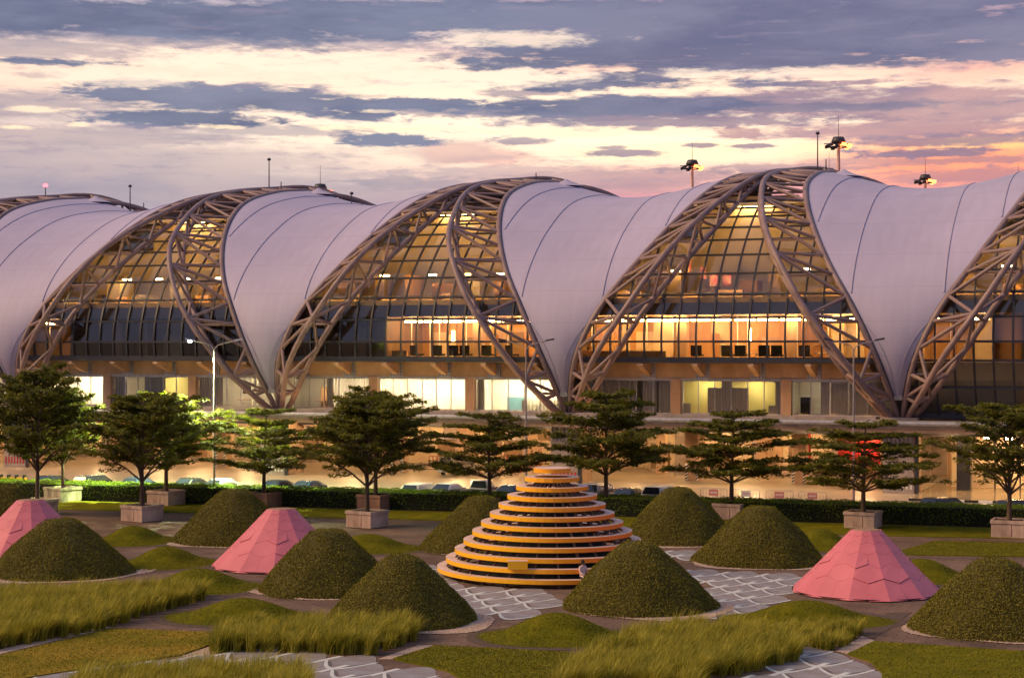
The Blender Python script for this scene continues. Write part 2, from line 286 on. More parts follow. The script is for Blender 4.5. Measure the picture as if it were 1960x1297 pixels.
# ring paint: yellow on one side turning to orange on the other (a painted fade round the sculpture)
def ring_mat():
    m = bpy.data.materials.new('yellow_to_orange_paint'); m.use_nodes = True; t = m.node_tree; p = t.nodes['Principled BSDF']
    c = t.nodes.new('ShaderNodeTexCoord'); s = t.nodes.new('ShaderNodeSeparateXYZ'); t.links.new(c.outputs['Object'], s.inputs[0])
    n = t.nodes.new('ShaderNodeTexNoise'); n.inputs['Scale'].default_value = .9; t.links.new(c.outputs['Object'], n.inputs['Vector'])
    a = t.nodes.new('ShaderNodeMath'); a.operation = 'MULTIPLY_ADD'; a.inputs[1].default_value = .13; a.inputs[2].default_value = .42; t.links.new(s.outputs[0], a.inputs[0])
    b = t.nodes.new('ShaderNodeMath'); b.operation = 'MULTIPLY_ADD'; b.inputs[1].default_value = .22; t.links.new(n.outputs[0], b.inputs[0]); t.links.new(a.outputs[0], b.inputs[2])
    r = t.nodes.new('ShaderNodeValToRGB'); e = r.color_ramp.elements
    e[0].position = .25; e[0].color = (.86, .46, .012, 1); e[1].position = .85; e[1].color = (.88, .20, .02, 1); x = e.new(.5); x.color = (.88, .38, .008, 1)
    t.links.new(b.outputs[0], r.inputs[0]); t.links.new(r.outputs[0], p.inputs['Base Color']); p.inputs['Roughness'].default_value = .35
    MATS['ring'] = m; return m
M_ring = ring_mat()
M_ringtop = mat('faded_ring_top', (.66, .50, .45), (.54, .37, .30), .8, .55)

# ------------------------------------------------------------------ helpers
def G(px, py, z=0.0):                 # ground point (or point at height z) seen at a photo pixel
    d = (H-z)*F/(py-CY); return Vector(((px-CX)/F*d, d, z))
def tag(o, label=None, cat=None, group=None, kind=None):
    if label: o['label'] = label
    if cat: o['category'] = cat
    if group: o['group'] = group
    if kind: o['kind'] = kind
    return o
def empty(name, loc=(0, 0, 0), rz=0.0, label=None, cat=None, group=None):
    o = bpy.data.objects.new(name, None); COL.objects.link(o); o.location = loc; o.rotation_euler = (0, 0, rz); o.empty_display_size = .3
    return tag(o, label, cat, group)
class MB:
    def __init__(s): s.v = []; s.f = []; s.m = []; s.sm = []
    def add(s, vs, fs, mi=0, smooth=False):
        k = len(s.v); s.v += [tuple(x) for x in vs]; s.f += [tuple(i+k for i in f) for f in fs]; s.m += [mi]*len(fs); s.sm += [smooth]*len(fs); return s
    def box(s, x0, x1, y0, y1, z0, z1, mi=0):
        return s.add([(x0, y0, z0), (x1, y0, z0), (x1, y1, z0), (x0, y1, z0), (x0, y0, z1), (x1, y0, z1), (x1, y1, z1), (x0, y1, z1)],
                     [(0, 3, 2, 1), (4, 5, 6, 7), (0, 1, 5, 4), (1, 2, 6, 5), (2, 3, 7, 6), (3, 0, 4, 7)], mi)
    def tube(s, pts, r, n=8, mi=0, cap=True):
        pts = [Vector(p) for p in pts]; rs = r if isinstance(r, (list, tuple)) else [r]*len(pts)
        up = None; rings = []
        for i, p in enumerate(pts):
            d = (pts[min(i+1, len(pts)-1)]-pts[max(i-1, 0)]).normalized()
            if up is None: up = d.orthogonal().normalized()
            up = (up-d*up.dot(d)).normalized() if (up-d*up.dot(d)).length > 1e-5 else d.orthogonal().normalized()
            b = d.cross(up)
            rings.append([p+(up*math.cos(2*PI*k/n)+b*math.sin(2*PI*k/n))*rs[i] for k in range(n)])
        vs = [v for rg in rings for v in rg]; fs = []
        for i in range(len(pts)-1):
            for k in range(n): fs.append((i*n+k, i*n+(k+1) % n, (i+1)*n+(k+1) % n, (i+1)*n+k))
        s.add(vs, fs, mi, True)
        if cap: s.add(rings[0], [tuple(range(n-1, -1, -1))], mi); s.add(rings[-1], [tuple(range(n))], mi)
        return s
    def lathe(s, prof, n=24, mi=0, smooth=True, c=(0, 0)):
        vs = []; fs = []
        for (r, z) in prof: vs += [(c[0]+r*math.cos(2*PI*k/n), c[1]+r*math.sin(2*PI*k/n), z) for k in range(n)]
        for i in range(len(prof)-1):
            for k in range(n): fs.append((i*n+k, i*n+(k+1) % n, (i+1)*n+(k+1) % n, (i+1)*n+k))
        return s.add(vs, fs, mi, smooth)
    def prism(s, poly, z0, z1, mi=0):   # polygon (x, y) extruded in z
        n = len(poly)
        a = sum(poly[i][0]*poly[(i+1) % n][1]-poly[(i+1) % n][0]*poly[i][1] for i in range(n))
        if a < 0: poly = poly[::-1]
        vs = [(x, y, z0) for x, y in poly]+[(x, y, z1) for x, y in poly]
        fs = [tuple(range(n-1, -1, -1)), tuple(range(n, 2*n))]+[(i, (i+1) % n, (i+1) % n+n, i+n) for i in range(n)]
        return s.add(vs, fs, mi)
    def mesh(s, name, mats):
        me = bpy.data.meshes.new(name); me.from_pydata(s.v, [], s.f)
        for m in (mats if isinstance(mats, (list, tuple)) else [mats]): me.materials.append(m)
        me.polygons.foreach_set('material_index', s.m); me.polygons.foreach_set('use_smooth', s.sm); me.update(); return me
    def obj(s, name, mats, parent=None, loc=None): return link(name, s.mesh(name, mats), parent, loc)
def link(name, me, parent=None, loc=None):
    o = bpy.data.objects.new(name, me); COL.objects.link(o)
    if parent is not None: o.parent = parent
    if loc is not None: o.location = loc
    return o
def npmesh(name, V, FQ, mats, smooth=False, mi=None):
    """fast mesh from numpy: V (n,3), FQ (m,k) all faces with k corners"""
    me = bpy.data.meshes.new(name); k = FQ.shape[1]
    me.vertices.add(len(V)); me.vertices.foreach_set('co', V.astype(np.float32).ravel())
    me.loops.add(FQ.size); me.loops.foreach_set('vertex_index', FQ.astype(np.int32).ravel())
    me.polygons.add(len(FQ)); me.polygons.foreach_set('loop_start', np.arange(0, FQ.size, k, dtype=np.int32))
    try: me.polygons.foreach_set('loop_total', np.full(len(FQ), k, dtype=np.int32))
    except Exception: pass
    if smooth: me.polygons.foreach_set('use_smooth', np.ones(len(FQ), dtype=bool))
    for m in (mats if isinstance(mats, (list, tuple)) else [mats]): me.materials.append(m)
    if mi is not None: me.polygons.foreach_set('material_index', mi.astype(np.int32))
    me.update(calc_edges=True); me.validate(); return me
def copy_tree(o, parent=None, kids=None):
    c = o.copy(); COL.objects.link(c)
    if parent is not None: c.parent = parent
    for ch in list(o.children): copy_tree(ch, c)
    return c
UNIT = None
def unit_cyl(m, key={}):
    if m.name not in key:
        key[m.name] = MB().tube([(0, 0, -.5), (0, 0, .5)], 1.0, 10).mesh('brace', m)
    return key[m.name]
def rod(name, a, b, r, m, parent):
    a = Vector(a); b = Vector(b); d = b-a
    o = link(name, unit_cyl(m), parent); o.location = (a+b)/2
    o.rotation_mode = 'QUATERNION'; o.rotation_quaternion = d.to_track_quat('Z', 'Y'); o.scale = (r, r, d.length)
    return o

# ================================================================== GROUND
TH = 0.36600; D0 = 154.98; S = 28.6435; S0 = -80.596        # terminal: yaw, distance, bay length, first foot
ct, st_ = math.cos(TH), math.sin(TH)
def B(s, t, z=0.0): return Vector((s*ct+t*st_, D0-s*st_+t*ct, z))
g = MB(); g.add([(-4000, -200, -.06), (4000, -200, -.06), (4000, 6000, -.06), (-4000, 6000, -.06)], [(0, 1, 2, 3)])
tag(g.obj('ground', M_asph), kind='structure')
HED = math.radians(17.0)                                     # hedge line yaw
hx, hy = math.cos(HED), -math.sin(HED); nx, ny = math.sin(HED), math.cos(HED)
HP = Vector((0, 125.0, 0))                                   # hedge front line passes here
def HL(a, b, z=0.0): return Vector((HP.x+a*hx+b*nx, HP.y+a*hy+b*ny, z))   # along the hedge / behind it
def sheet(name, pts, z, m, kind='structure', thick=.0):
    b = MB()
    if thick: b.prism([(p[0], p[1]) for p in pts], z-thick, z)
    else: b.add([(p[0], p[1], z) for p in pts], [tuple(range(len(pts)))])
    me = b.mesh(name, m)
    if not thick and me.polygons[0].normal.z < 0: me.flip_normals()
    return tag(link(name, me), kind=kind)
sheet('road', [HL(-90, 4.2), HL(90, 4.2), HL(110, 70), HL(-110, 70)], -.012, M_apron)
road = sheet('lane', [HL(12, 4.4), HL(60, 4.4), HL(60, 13.4), HL(24, 12.6), HL(19, 11)], -.006, M_asph)
for k in range(3):                                            # painted lane dashes
    a = 17.5+k*9
    m_ = sheet('lane_marking', [HL(a, 9.1), HL(a+3, 9.1), HL(a+3, 9.25), HL(a, 9.25)], .0, M_wht)
sheet('garden_paving', [(-60, 30), (60, 30), HL(62, -.2), HL(-70, -.2)], .010, M_pave)

# ================================================================== TERMINAL
KT = [-.16, -2.62, -2.41, .03, 4.64, 10.74, 18.27, 26.0]
KZ = [5.92, 10.61, 14.92, 18.97, 22.98, 26.16, 27.96, 28.85]
KS = [.12, 1.43, 3.46, 6.06, 8.42, 9.98, 10.47, 10.8]
KW = [.93, 3.3, 4.1, 4.25, 4.2, 3.9, 3.6, 3.4]
KH = [.16, 1.92, 3.05, 2.9, 1.65, .75, .35, .35]
KD = [-.17, .3, 1.88, 2.3, 1.85, 1.72, 1.65, 1.75]
TR = KT[-1]
def cr(v, x):
    v = list(v); e = [2*v[0]-v[1]]+v+[2*v[-1]-v[-2]]; y = min(max(x, 0), 1)*(len(v)-1); i = min(int(y), len(v)-2); f = y-i
    a, b, c, d = e[i], e[i+1], e[i+2], e[i+3]
    return .5*((2*b)+(c-a)*f+(2*a-5*b+4*c-d)*f*f+(3*b-a-3*c+d)*f**3)
def prof(x):                      # profile point, unit outward normal, membrane edge and truss sizes at parameter x (0 foot .. 1 ridge)
    t, z = cr(KT, x), cr(KZ, x); e = 1e-3
    dt, dz = cr(KT, min(x+e, 1))-cr(KT, max(x-e, 0)), cr(KZ, min(x+e, 1))-cr(KZ, max(x-e, 0)); L = math.hypot(dt, dz)
    return t, z, (-dz/L, dt/L), cr(KS, x), cr(KW, x), cr(KH, x), cr(KD, x)
xs = np.linspace(0, 1, 401); PZ = np.array([cr(KZ, x) for x in xs]); PT = np.array([cr(KT, x) for x in xs])
AL = np.concatenate([[0], np.cumsum(np.hypot(np.diff(PT), np.diff(PZ)))])
def x_at_len(f): return float(np.interp(f*AL[-1], AL, xs))
def x_at_z(z): return float(np.interp(z, PZ, xs))
def foot(b, t=0.0, z=0.0): return B(S0+S*b, t, z)

# ---- steel trusses --------------------------------------------------
NL = 20
def rear_pt(side, u, w):          # the far half of the arch crests a little behind the ridge and then falls away
    s = KS[-1]-5.3*u+{'M': 0, 'O': .5*KW[-1]+KD[-1], 'I': KW[-1]}[w]; y = TR+7.0*u
    z = KZ[-1]+.45*math.sin(PI*min(1, u))-.9*u*u-(1.3*u if side > 0 else 0)+{'M': -.6*min(1, u*4), 'O': KH[-1], 'I': -.6*min(1, u*4)}[w]
    return Vector((side*min(s, S/2-.12 if w != 'O' else S/2+.35), y, z))
def truss_nodes(side):            # side +1 leans right from this foot, -1 leans left; front half then the mirrored back half
    rows = []
    for k in range(NL+1):
        x = x_at_len(k/NL); t, z, n, s, w, h, d = prof(x)
        inner = min(s+w, S/2-.12)
        M = Vector((side*s, t, z)); I = Vector((side*inner, t, z))
        O = Vector((side*min(s+.5*w+d, S/2+.35), t+n[0]*h, z+n[1]*h))
        if k == 0: c = Vector((side*.55, t, z)); M, I, O = c+Vector((-side*.35, 0, 0)), c+Vector((side*.3, .1, 0)), c+Vector((0, -.3, 0))
        rows.append((M, O, I))
    return rows, [tuple(rear_pt(side, u, w) for w in 'MOI') for u in (.2, .42, .64, .86, 1.1, 1.35, 1.6)]
def fine_chord(side, which):      # smooth chord between the nodes
    pts = []
    for k in range(2*NL+1):
        x = x_at_len(k/(2*NL)); t, z, n, s, w, h, d = prof(x)
        inner = min(s+w, S/2-.12)
        p = {'M': Vector((side*s, t, z)), 'I': Vector((side*inner, t, z)), 'O': Vector((side*min(s+.5*w+d, S/2+.35), t+n[0]*h, z+n[1]*h))}[which]
        if k == 0: p = Vector((side*.55, t, z))+{'M': Vector((-side*.35, 0, 0)), 'I': Vector((side*.3, .1, 0)), 'O': Vector((0, -.3, 0))}[which]
        pts.append(p)
    return pts+[rear_pt(side, u, which) for u in np.linspace(.1, 1.6, 14)]
def make_truss(side, label):
    r = empty('steel_truss', foot(0), -TH, label, 'roof truss', 'steel arch trusses of the terminal')
    for wch in 'MOI':
        pts = fine_chord(side, wch)
        rad = [.245]*len(pts)
        MB().tube(pts, rad, 10).obj('chord', M_steel, r)
    rows, back = truss_nodes(side)
    allr = rows+back
    for k in range(1, len(allr)):
        M, O, I = allr[k]
        if k % 2 == 0 or k == 1: rod('brace', M, I, .115, M_steel, r)
        if k % 2 == 0 or k == 1:
            rod('brace', O, M, .155, M_steel, r); rod('brace', O, I, .15, M_steel, r)
            for j in (k-1, k+1):
                if 1 <= j < len(allr) and (k != 1): rod('brace', O, allr[j][0], .15, M_steel, r); rod('brace', O, allr[j][2], .13, M_steel, r)
    # foot plate where the three chords meet
    MB().box(side*.55-.5, side*.55+.5, -.75, .35, 5.72, 6.0).obj('foot_plate', M_dark, r)
    return r
tL = make_truss(1, 'arch truss'); tR = make_truss(-1, 'arch truss')
ORD = ['first', 'second', 'third', 'fourth', 'fifth', 'sixth']
NB = 5
trusses = []
for b in range(0, NB):
    for side, src in ((1, tL), (-1, tR)):
        f = b if side == 1 else b+1
        o = src if not any(x is src for x in trusses) else copy_tree(src)
        trusses.append(o); o.location = foot(f)
        where = {(0, 1): 'mauve steel truss outside the left edge, only its crest showing', (0, -1): 'mauve steel truss leaning left at the far left edge of the terminal',
                 (1, 1): 'mauve steel truss sweeping up right from behind the leftmost tree', (1, -1): 'mauve steel truss bowing left from the left-centre foot, behind the lit street lamp',
                 (2, 1): 'mauve steel truss rising right from the left-centre foot to the middle crest', (2, -1): 'mauve steel truss bowing left from the centre foot, against the middle glass',
                 (3, 1): 'mauve steel truss rising right from the centre foot towards the tallest crest', (3, -1): 'mauve steel truss bowing left under the tallest crest, from the right-hand foot',
                 (4, 1): 'mauve steel truss rising right from the right-hand foot to the right edge', (4, -1): 'mauve steel truss beyond the right edge of the terminal front'}[(b, side)]
        o['label'] = where

# ---- white fabric roofs ----------------------------------------------
def mem_point(x, v, back=False):
    t, z, n, s, w, h, d = prof(x)
    e = max(s-.30, .05)
    sag = 2.1*math.sin(PI*v)**1.2*min(1, max(0, (x-.15)/.85))**1.3
    belly = .35*math.sin(PI*v)*math.sin(PI*min(x/.6, 1))
    q = -sag+belly
    y = t+n[0]*q
    return Vector(((2*v-1)*e, 2*TR-y if back else y, z+n[1]*q))
X0 = x_at_z(7.9)
def make_fabric():
    r = empty('fabric_roof', foot(0), -TH, 'roof', 'fabric roof', 'white fabric roofs between the arches')
    NU, NV = 50, 28
    b = MB(); vs = []
    us = [X0+(1-X0)*(i/NU) for i in range(NU+1)]
    for x in us: vs += [mem_point(x, j/NV) for j in range(NV+1)]
    for x in us[-2::-1]: vs += [mem_point(x, j/NV, True) for j in range(NV+1)]
    n = NV+1; fs = [(i*n+j, i*n+j+1, (i+1)*n+j+1, (i+1)*n+j) for i in range(2*NU) for j in range(NV)]
    b.add(vs, fs, 0, True); b.obj('membrane', M_fabric, r)
    for sd in (-1, 1):            # dark edge channel along the truss
        pts = [mem_point(x, 0 if sd < 0 else 1)+Vector((sd*.07, -.03, 0)) for x in us]
        MB().tube(pts, .075, 6).obj('edge_channel', M_dark, r)
    for so_ in (-7.6, -3.7, 3.7, 7.6):   # welded ridge-cable seams: a low rounded rib under the fabric
        for q in (0.0,):
            pts = []
            for x in np.linspace(X0, 1, 60):
                e = max(prof(x)[3]-.30, .05)
                if abs(so_) > e-.1: continue
                v = ((so_+q*(1 if True else 0))/e+1)/2
                if 0 < v < 1:
                    p = mem_point(x, v); nn = prof(x)[2]; pts.append(p+Vector((0, nn[0]*-.015, nn[1]*-.015)))
            MB().tube(pts, .085, 8).obj('seam', M_seam, r)
    # folded end flap at the foot
    a, c = mem_point(X0, 0), mem_point(X0, 1)
    bb = MB(); bb.add([a+Vector((0, -.12, .02)), c+Vector((0, -.12, .02)), c+Vector((0, -.05, -.35)), a+Vector((0, -.05, -.35)),
                       a+Vector((0, .12, .02)), c+Vector((0, .12, .02)), c+Vector((0, .1, -.35)), a+Vector((0, .1, -.35))],
                      [(0, 3, 2, 1), (4, 5, 6, 7), (0, 1, 5, 4), (3, 7, 6, 2), (0, 4, 7, 3), (1, 2, 6, 5)]); bb.obj('end_clamp', M_grey, r)
    for sd in (-1, 1):            # converging reinforcement lines of the tip
        pts = []
        for i in range(12):
            f = i/11; x = X0+.004+(x_at_z(13.6)-X0)*f; e = max(prof(x)[3]-.30, .05); v = .5+sd*(.22/e*.5*(1-f)+.49*f); pts.append(mem_point(x, v)+Vector((0, -.03, 0)))
        MB().tube(pts, .022, 5).obj('seam', M_seam, r)
    # pale gathered peak at the ridge ends
    for sd in (-1,):
        p = mem_point(1, 0 if sd < 0 else 1)+Vector((-sd*1.1, .3, .0))
        MB().lathe([(1.9, -.5), (.9, -.14), (.35, .12), (.12, .26), (0, .28)], 14).obj('ridge_peak', M_fabric, r).location = p
    return r
f0 = make_fabric()
flab = ['white fabric roof beyond the left edge of the picture', 'white fabric roof at the left edge, cut by the picture frame', 'white fabric roof tapering to a foot behind the lit street lamp, left of centre',
        'white fabric roof with its pointed foot above the yellow ringed sculpture', 'widest white fabric roof, at the right, with two seams each side of its funnel', 'white fabric roof beyond the right edge']
for f in range(NB+1):
    o = f0 if f == 0 else copy_tree(f0)
    o.location = foot(f); o['label'] = flab[f]

# ---- curved glass walls -----------------------------------------------
ROWS = [10.62, 12.28, 14.40, 16.50, 18.40, 20.10, 21.50, 22.70, 23.75, 24.65, 25.4]
NCOL = 19; CW = S/NCOL
def gpt(s, z, off=-.55):
    t, zz, n, *_ = prof(x_at_z(z)); return Vector((s, t+n[0]*off, z+n[1]*off))
def edge_s(z): return prof(x_at_z(z))[3]-.15
def clip(poly, a, b, c):          # keep a*x+b*y+c >= 0
    out = []
    for i in range(len(poly)):
        p, q = poly[i], poly[(i+1) % len(poly)]; dp, dq = a*p[0]+b*p[1]+c, a*q[0]+b*q[1]+c
        if dp >= 0: out.append(p)
        if (dp >= 0) != (dq >= 0):
            k = dp/(dp-dq); out.append((p[0]+(q[0]-p[0])*k, p[1]+(q[1]-p[1])*k))
    return out
def make_glass(rows, src_label):
    r = empty('glass_wall', foot(0), -TH, src_label, 'glass wall', 'curved glass walls of the terminal bays')
    for i in range(len(rows)-1):
        z0, z1 = rows[i], rows[i+1]; e0, e1 = edge_s(z0), edge_s(z1)
        for c in range(NCOL):
            a, bb = c*CW+.02, (c+1)*CW-.02
            poly = [(a, z0+.02), (bb, z0+.02), (bb, z1-.02), (a, z1-.02)]
            kk = (e1-e0)/(z1-z0)
            poly = clip(poly, 1, -kk, -(e0-kk*z0)); poly = clip(poly, -1, -kk, S-(e0-kk*z0)) if poly else poly
            if len(poly) < 3: continue
            ar = abs(sum(poly[j][0]*poly[(j+1) % len(poly)][1]-poly[(j+1) % len(poly)][0]*poly[j][1] for j in range(len(poly))))/2
            if ar < .08: continue
            tilt = rnd.uniform(-.012, .012); tx = rnd.uniform(-.01, .01); mc = (a+bb)/2
            vs = []
            for (sx, zz) in poly:
                p = gpt(sx, zz); q = Vector((sx-mc)*tx if False else 0 for _ in range(3))
                p.y += (zz-(z0+z1)/2)*tilt+(sx-mc)*tx; vs.append(p)
            MB().add(vs, [tuple(range(len(vs)))]).obj('pane', M_pane, r)      # wound to face outwards
    for c in range(1, NCOL):      # vertical mullions follow the vault
        s = c*CW; pts = [gpt(s, z, -.58) for z in np.linspace(rows[0], rows[-1], 40) if edge_s(z) < s < S-edge_s(z)]
        if len(pts) < 2: continue
        b = MB(); vs = []; fs = []
        for p in pts: vs += [p+Vector((-.075, .03, 0)), p+Vector((.075, .03, 0)), p+Vector((.075, -.15, 0)), p+Vector((-.075, -.15, 0))]
        for j in range(len(pts)-1):
            for q in range(4): fs.append((j*4+q, j*4+(q+1) % 4, j*4+4+(q+1) % 4, j*4+4+q))
        b.add(vs, fs); b.obj('mullion', M_dark, r)
    for i, z in enumerate(rows):  # horizontal transoms
        e = edge_s(z); 
        if e > S/2-.2: continue
        p = gpt(0, z, -.58); hgt = .09 if i else .22
        MB().box(e, S-e, p.y-.16, p.y+.06, p.z-hgt, p.z+hgt).obj('transom', M_dark, r)
    return r
gw = make_glass(ROWS, 'glass')
glab = {0: 'curved glass wall of the bay beyond the left edge', 1: 'curved glass wall with unlit blue-grey middle panes, left bay', 2: 'curved glass wall lit on its right half, middle bay',
        3: 'brightly lit amber curved glass wall under the tallest crest'}
for b in range(0, 4):
    o = gw if b == 0 else copy_tree(gw)
    o.location = foot(b); o['label'] = glab[b]
g4 = make_glass([6.0, 8.3]+ROWS, 'dim curved glass wall reaching down to the ledge at the right edge'); g4.location = foot(4)

# ---- body of the terminal -----------------------------------------------
T = empty('terminal_building', foot(0), -TH, 'long concrete terminal building with lit windows under the white fabric roofs', 'airport terminal')
LN = S*NB
def tb(name, m, *boxes, parent=None, lab=None):
    b = MB()
    for q in boxes: b.box(*q)
    o = b.obj(name, m, parent if parent is not None else T)
    if lab: o['label'] = lab
    return o
tb('ledge', M_concl, (-6, LN+2, -2.75, 34, 5.30, 5.90))
MB().tube([(-6+i*7.15, -2.95, 5.72) for i in range(23)], .19, 12).obj('gutter_pipe', M_grey, T)
tb('soffit_fascia', M_conc, (-6, LN+2, -2.6, -2.2, 4.95, 5.298))
tb('soffit_beam', M_dark, (-6, LN+2, 1.2, 1.7, 4.55, 5.298))
tb('spandrel_wall', M_conc, *[(S*b+.0, S*(b+1)-.02, .45, .95, 9.12, 10.45) for b in range(4)])
tb('window_head', M_grey, *[(S*b+1.9, S*(b+1)-1.9, .36, .46, 9.0, 9.14) for b in range(4)])
tb('office_floor', M_floor, (-6, LN+2, 1.0, 8, 5.91, 6.02))
tb('office_back_wall', M_white, (-6, LN+2, 6.2, 6.5, 6.03, 9.1))
tb('hall_floor', M_floor, (-6, LN+2, -1.9, 16, 10.46, 10.62))
tb('upper_floor', M_slab, (-6, LN+2, -1.55, 16, 14.55, 15.45))
tb('underside', M_wallin, (-6, LN+2, .97, 16, 9.12, 10.44))
tb('hall_back_wall', M_wallor, (-6, LN+2, 6.8, 7.1, 10.63, 14.54))
tb('upper_back_wall', M_wallin, (-6, LN+2, 9.2, 9.5, 15.46, 21.6))
for b in range(NB):
    tb('upper_back_wall', M_wallin, (S*b+9.2, S*b+S-9.2, 9.2, 9.5, 21.601, 24.55)); tb('upper_ceiling', M_wallin, (S*b+9.4, S*b+S-9.4, 6.9, 9.19, 24.35, 24.55))
tb('undercroft_back_wall', M_wallin, (-6, LN+2, 18, 18.4, -.05, 5.3))
# columns in the thirds of each bay
for b in range(NB):
    for k in (1, 2):
        s = S*b+S*k/3
        tb('facade_column', M_conc, (s-.42, s+.42, .30, 1.1, 5.91, 9.11))
        if b < 4: tb('hall_column', M_conc, (s-.45, s+.45, 2.2, 3.1, 10.63, 14.54))
        c = tb('ground_column', M_conc, (s-.6, s+.6, 5.6, 6.8, -.05, 5.29))
        q = MB()
        for sd in (-1, 1):
            for i in range(5): q.add([(s+sd*.48-.11, 5.58, .1+i*.26), (s+sd*.48+.11, 5.58, .24+i*.26), (s+sd*.48+.11, 5.58, .37+i*.26), (s+sd*.48-.11, 5.58, .23+i*.26)], [(0, 1, 2, 3)])
        o = q.obj('hazard_stripe', M_blk, c)
        q = MB(); [q.box(s+sd*.48-.11, s+sd*.48+.11, 5.585, 5.605, .05, 1.5) for sd in (-1, 1)]; q.obj('hazard_panel', M_wht, c)
# piers below the truss feet, with ribs, plates and red and white bands
for f in range(NB+1):
    s = S*f
    p = tb('pier', M_concl, (s-1.25, s+1.25, -1.3, 2.6, -.05, 5.29))
    for i in range(7): tb('bolted_bracket', M_grey, (s-1.1+i*.34, s-1.02+i*.34, -1.52, -1.3, 3.7, 4.95), parent=p)
    q = MB(); [q.box(s-1.1+i*.34, s-.95+i*.34, -1.33, -1.30, .35, 1.0) for i in range(7)]; q.obj('warning_band', M_red if f % 2 else M_wht, p)
    tb('drain_pipe', M_dark, (s+1.35, s+1.62, -1.4, -1.1, -.05, 5.25), parent=p)
    tb('pier_side', M_conc, (s+1.26, s+1.34, -1.2, 2.4, -.05, 5.28), parent=p)
    # solid plinth of the truss foot
    tb('foot_plinth', M_concl, (s-1.5, s+1.5, -1.0, .9, 5.905, 6.12))
# triangular brackets under the glass
for b in range(4):
    for k in range(6):
        s = S*b+S*(k+.5)/6
        if k in (0, 5) and False: continue
        v = [(s-.24, -2.35, 10.44), (s+.24, -2.35, 10.44), (s+.24, .44, 9.25), (s-.24, .44, 9.25), (s-.24, .44, 10.44), (s+.24, .44, 10.44), (s-.24, -2.35, 10.22), (s+.24, -2.35, 10.22)]
        br = MB().add(v, [(6, 3, 2, 7), (0, 6, 7, 1), (0, 4, 3, 6), (1, 7, 2, 5), (0, 1, 5, 4)]).obj('bracket', M_conc, T)
        pl = MB(); pl.box(s+.245, s+.60, .30, .445, 9.2, 10.4); pl.box(s-.60, s+.60, .26, .30, 9.14, 9.42)
        pl.obj('bracket_plate', M_grey, br)
        bo = MB()
        for i in range(4): bo.box(s+.38, s+.46, .27, .30, 9.55+i*.22, 9.63+i*.22)
        for i in range(4): bo.box(s-.5+i*.3, s-.42+i*.3, .23, .26, 9.24, 9.32)
        bo.obj('bolt', M_dark, br)
tb('ledge_upstand', M_concl, *[(S*b+1.6, S*(b+1)-1.6, -2.70, -2.5, 5.901, 6.22) for b in range(4)])
E_up = emit('added_ledge_light', (1, .50, .15), 30.0)  # unseen lamps added to wash the spandrel with warm light
for b, k0 in ((1, 6), (2, 0), (3, 0)):
    for k in range(k0, 9): tb('added_uplight', E_up, (S*b+2.4+k*2.8, S*b+3.4+k*2.8, -2.3, -2.1, 5.901, 5.98))
# office windows
WIN = {(0, 0): 'lit', (0, 1): 'lit', (0, 2): 'lit', (1, 0): 'bright', (1, 1): 'blind', (1, 2): 'mixed', (2, 0): 'warm', (2, 1): 'bright', (2, 2): 'bright2', (3, 0): 'dark', (3, 1): 'frost', (3, 2): 'screen'}
M_frost = bpy.data.materials.new('frosted_yellow_blind'); M_frost.use_nodes = True
_t = M_frost.node_tree; _t.nodes.clear(); _d = _t.nodes.new('ShaderNodeBsdfDiffuse'); _d.inputs[0].default_value = (.62, .55, .22, 1); _r = _t.nodes.new('ShaderNodeBsdfTranslucent'); _r.inputs[0].default_value = (.80, .72, .28, 1)
_m = _t.nodes.new('ShaderNodeMixShader'); _m.inputs[0].default_value = .7; _t.links.new(_d.outputs[0], _m.inputs[1]); _t.links.new(_r.outputs[0], _m.inputs[2]); _o = _t.nodes.new('ShaderNodeOutputMaterial'); _t.links.new(_m.outputs[0], _o.inputs[0])
M_sheer = bpy.data.materials.new('sheer_white_curtain'); M_sheer.use_nodes = True
_t = M_sheer.node_tree; _t.nodes.clear(); _d = _t.nodes.new('ShaderNodeBsdfTransparent'); _r = _t.nodes.new('ShaderNodeBsdfTranslucent'); _r.inputs[0].default_value = (.8, .76, .66, 1)
_m = _t.nodes.new('ShaderNodeMixShader'); _m.inputs[0].default_value = .6; _t.links.new(_d.outputs[0], _m.inputs[1]); _t.links.new(_r.outputs[0], _m.inputs[2]); _o = _t.nodes.new('ShaderNodeOutputMaterial'); _t.links.new(_m.outputs[0], _o.inputs[0])
def curtain(s0, s1, t, z0, z1, m, name='curtain', folds=.26, amp=.07):
    n = max(2, int((s1-s0)/folds*2)); vs = []; fs = []
    for i in range(n+1):
        s = s0+(s1-s0)*i/n; y = t+(amp if i % 2 else -amp)*rnd.uniform(.5, 1)
        vs += [(s, y, z0), (s, y, z1)]
    for i in range(n): fs.append((2*i, 2*i+2, 2*i+3, 2*i+1))
    return MB().add(vs, fs, 0, False).obj(name, m, T)
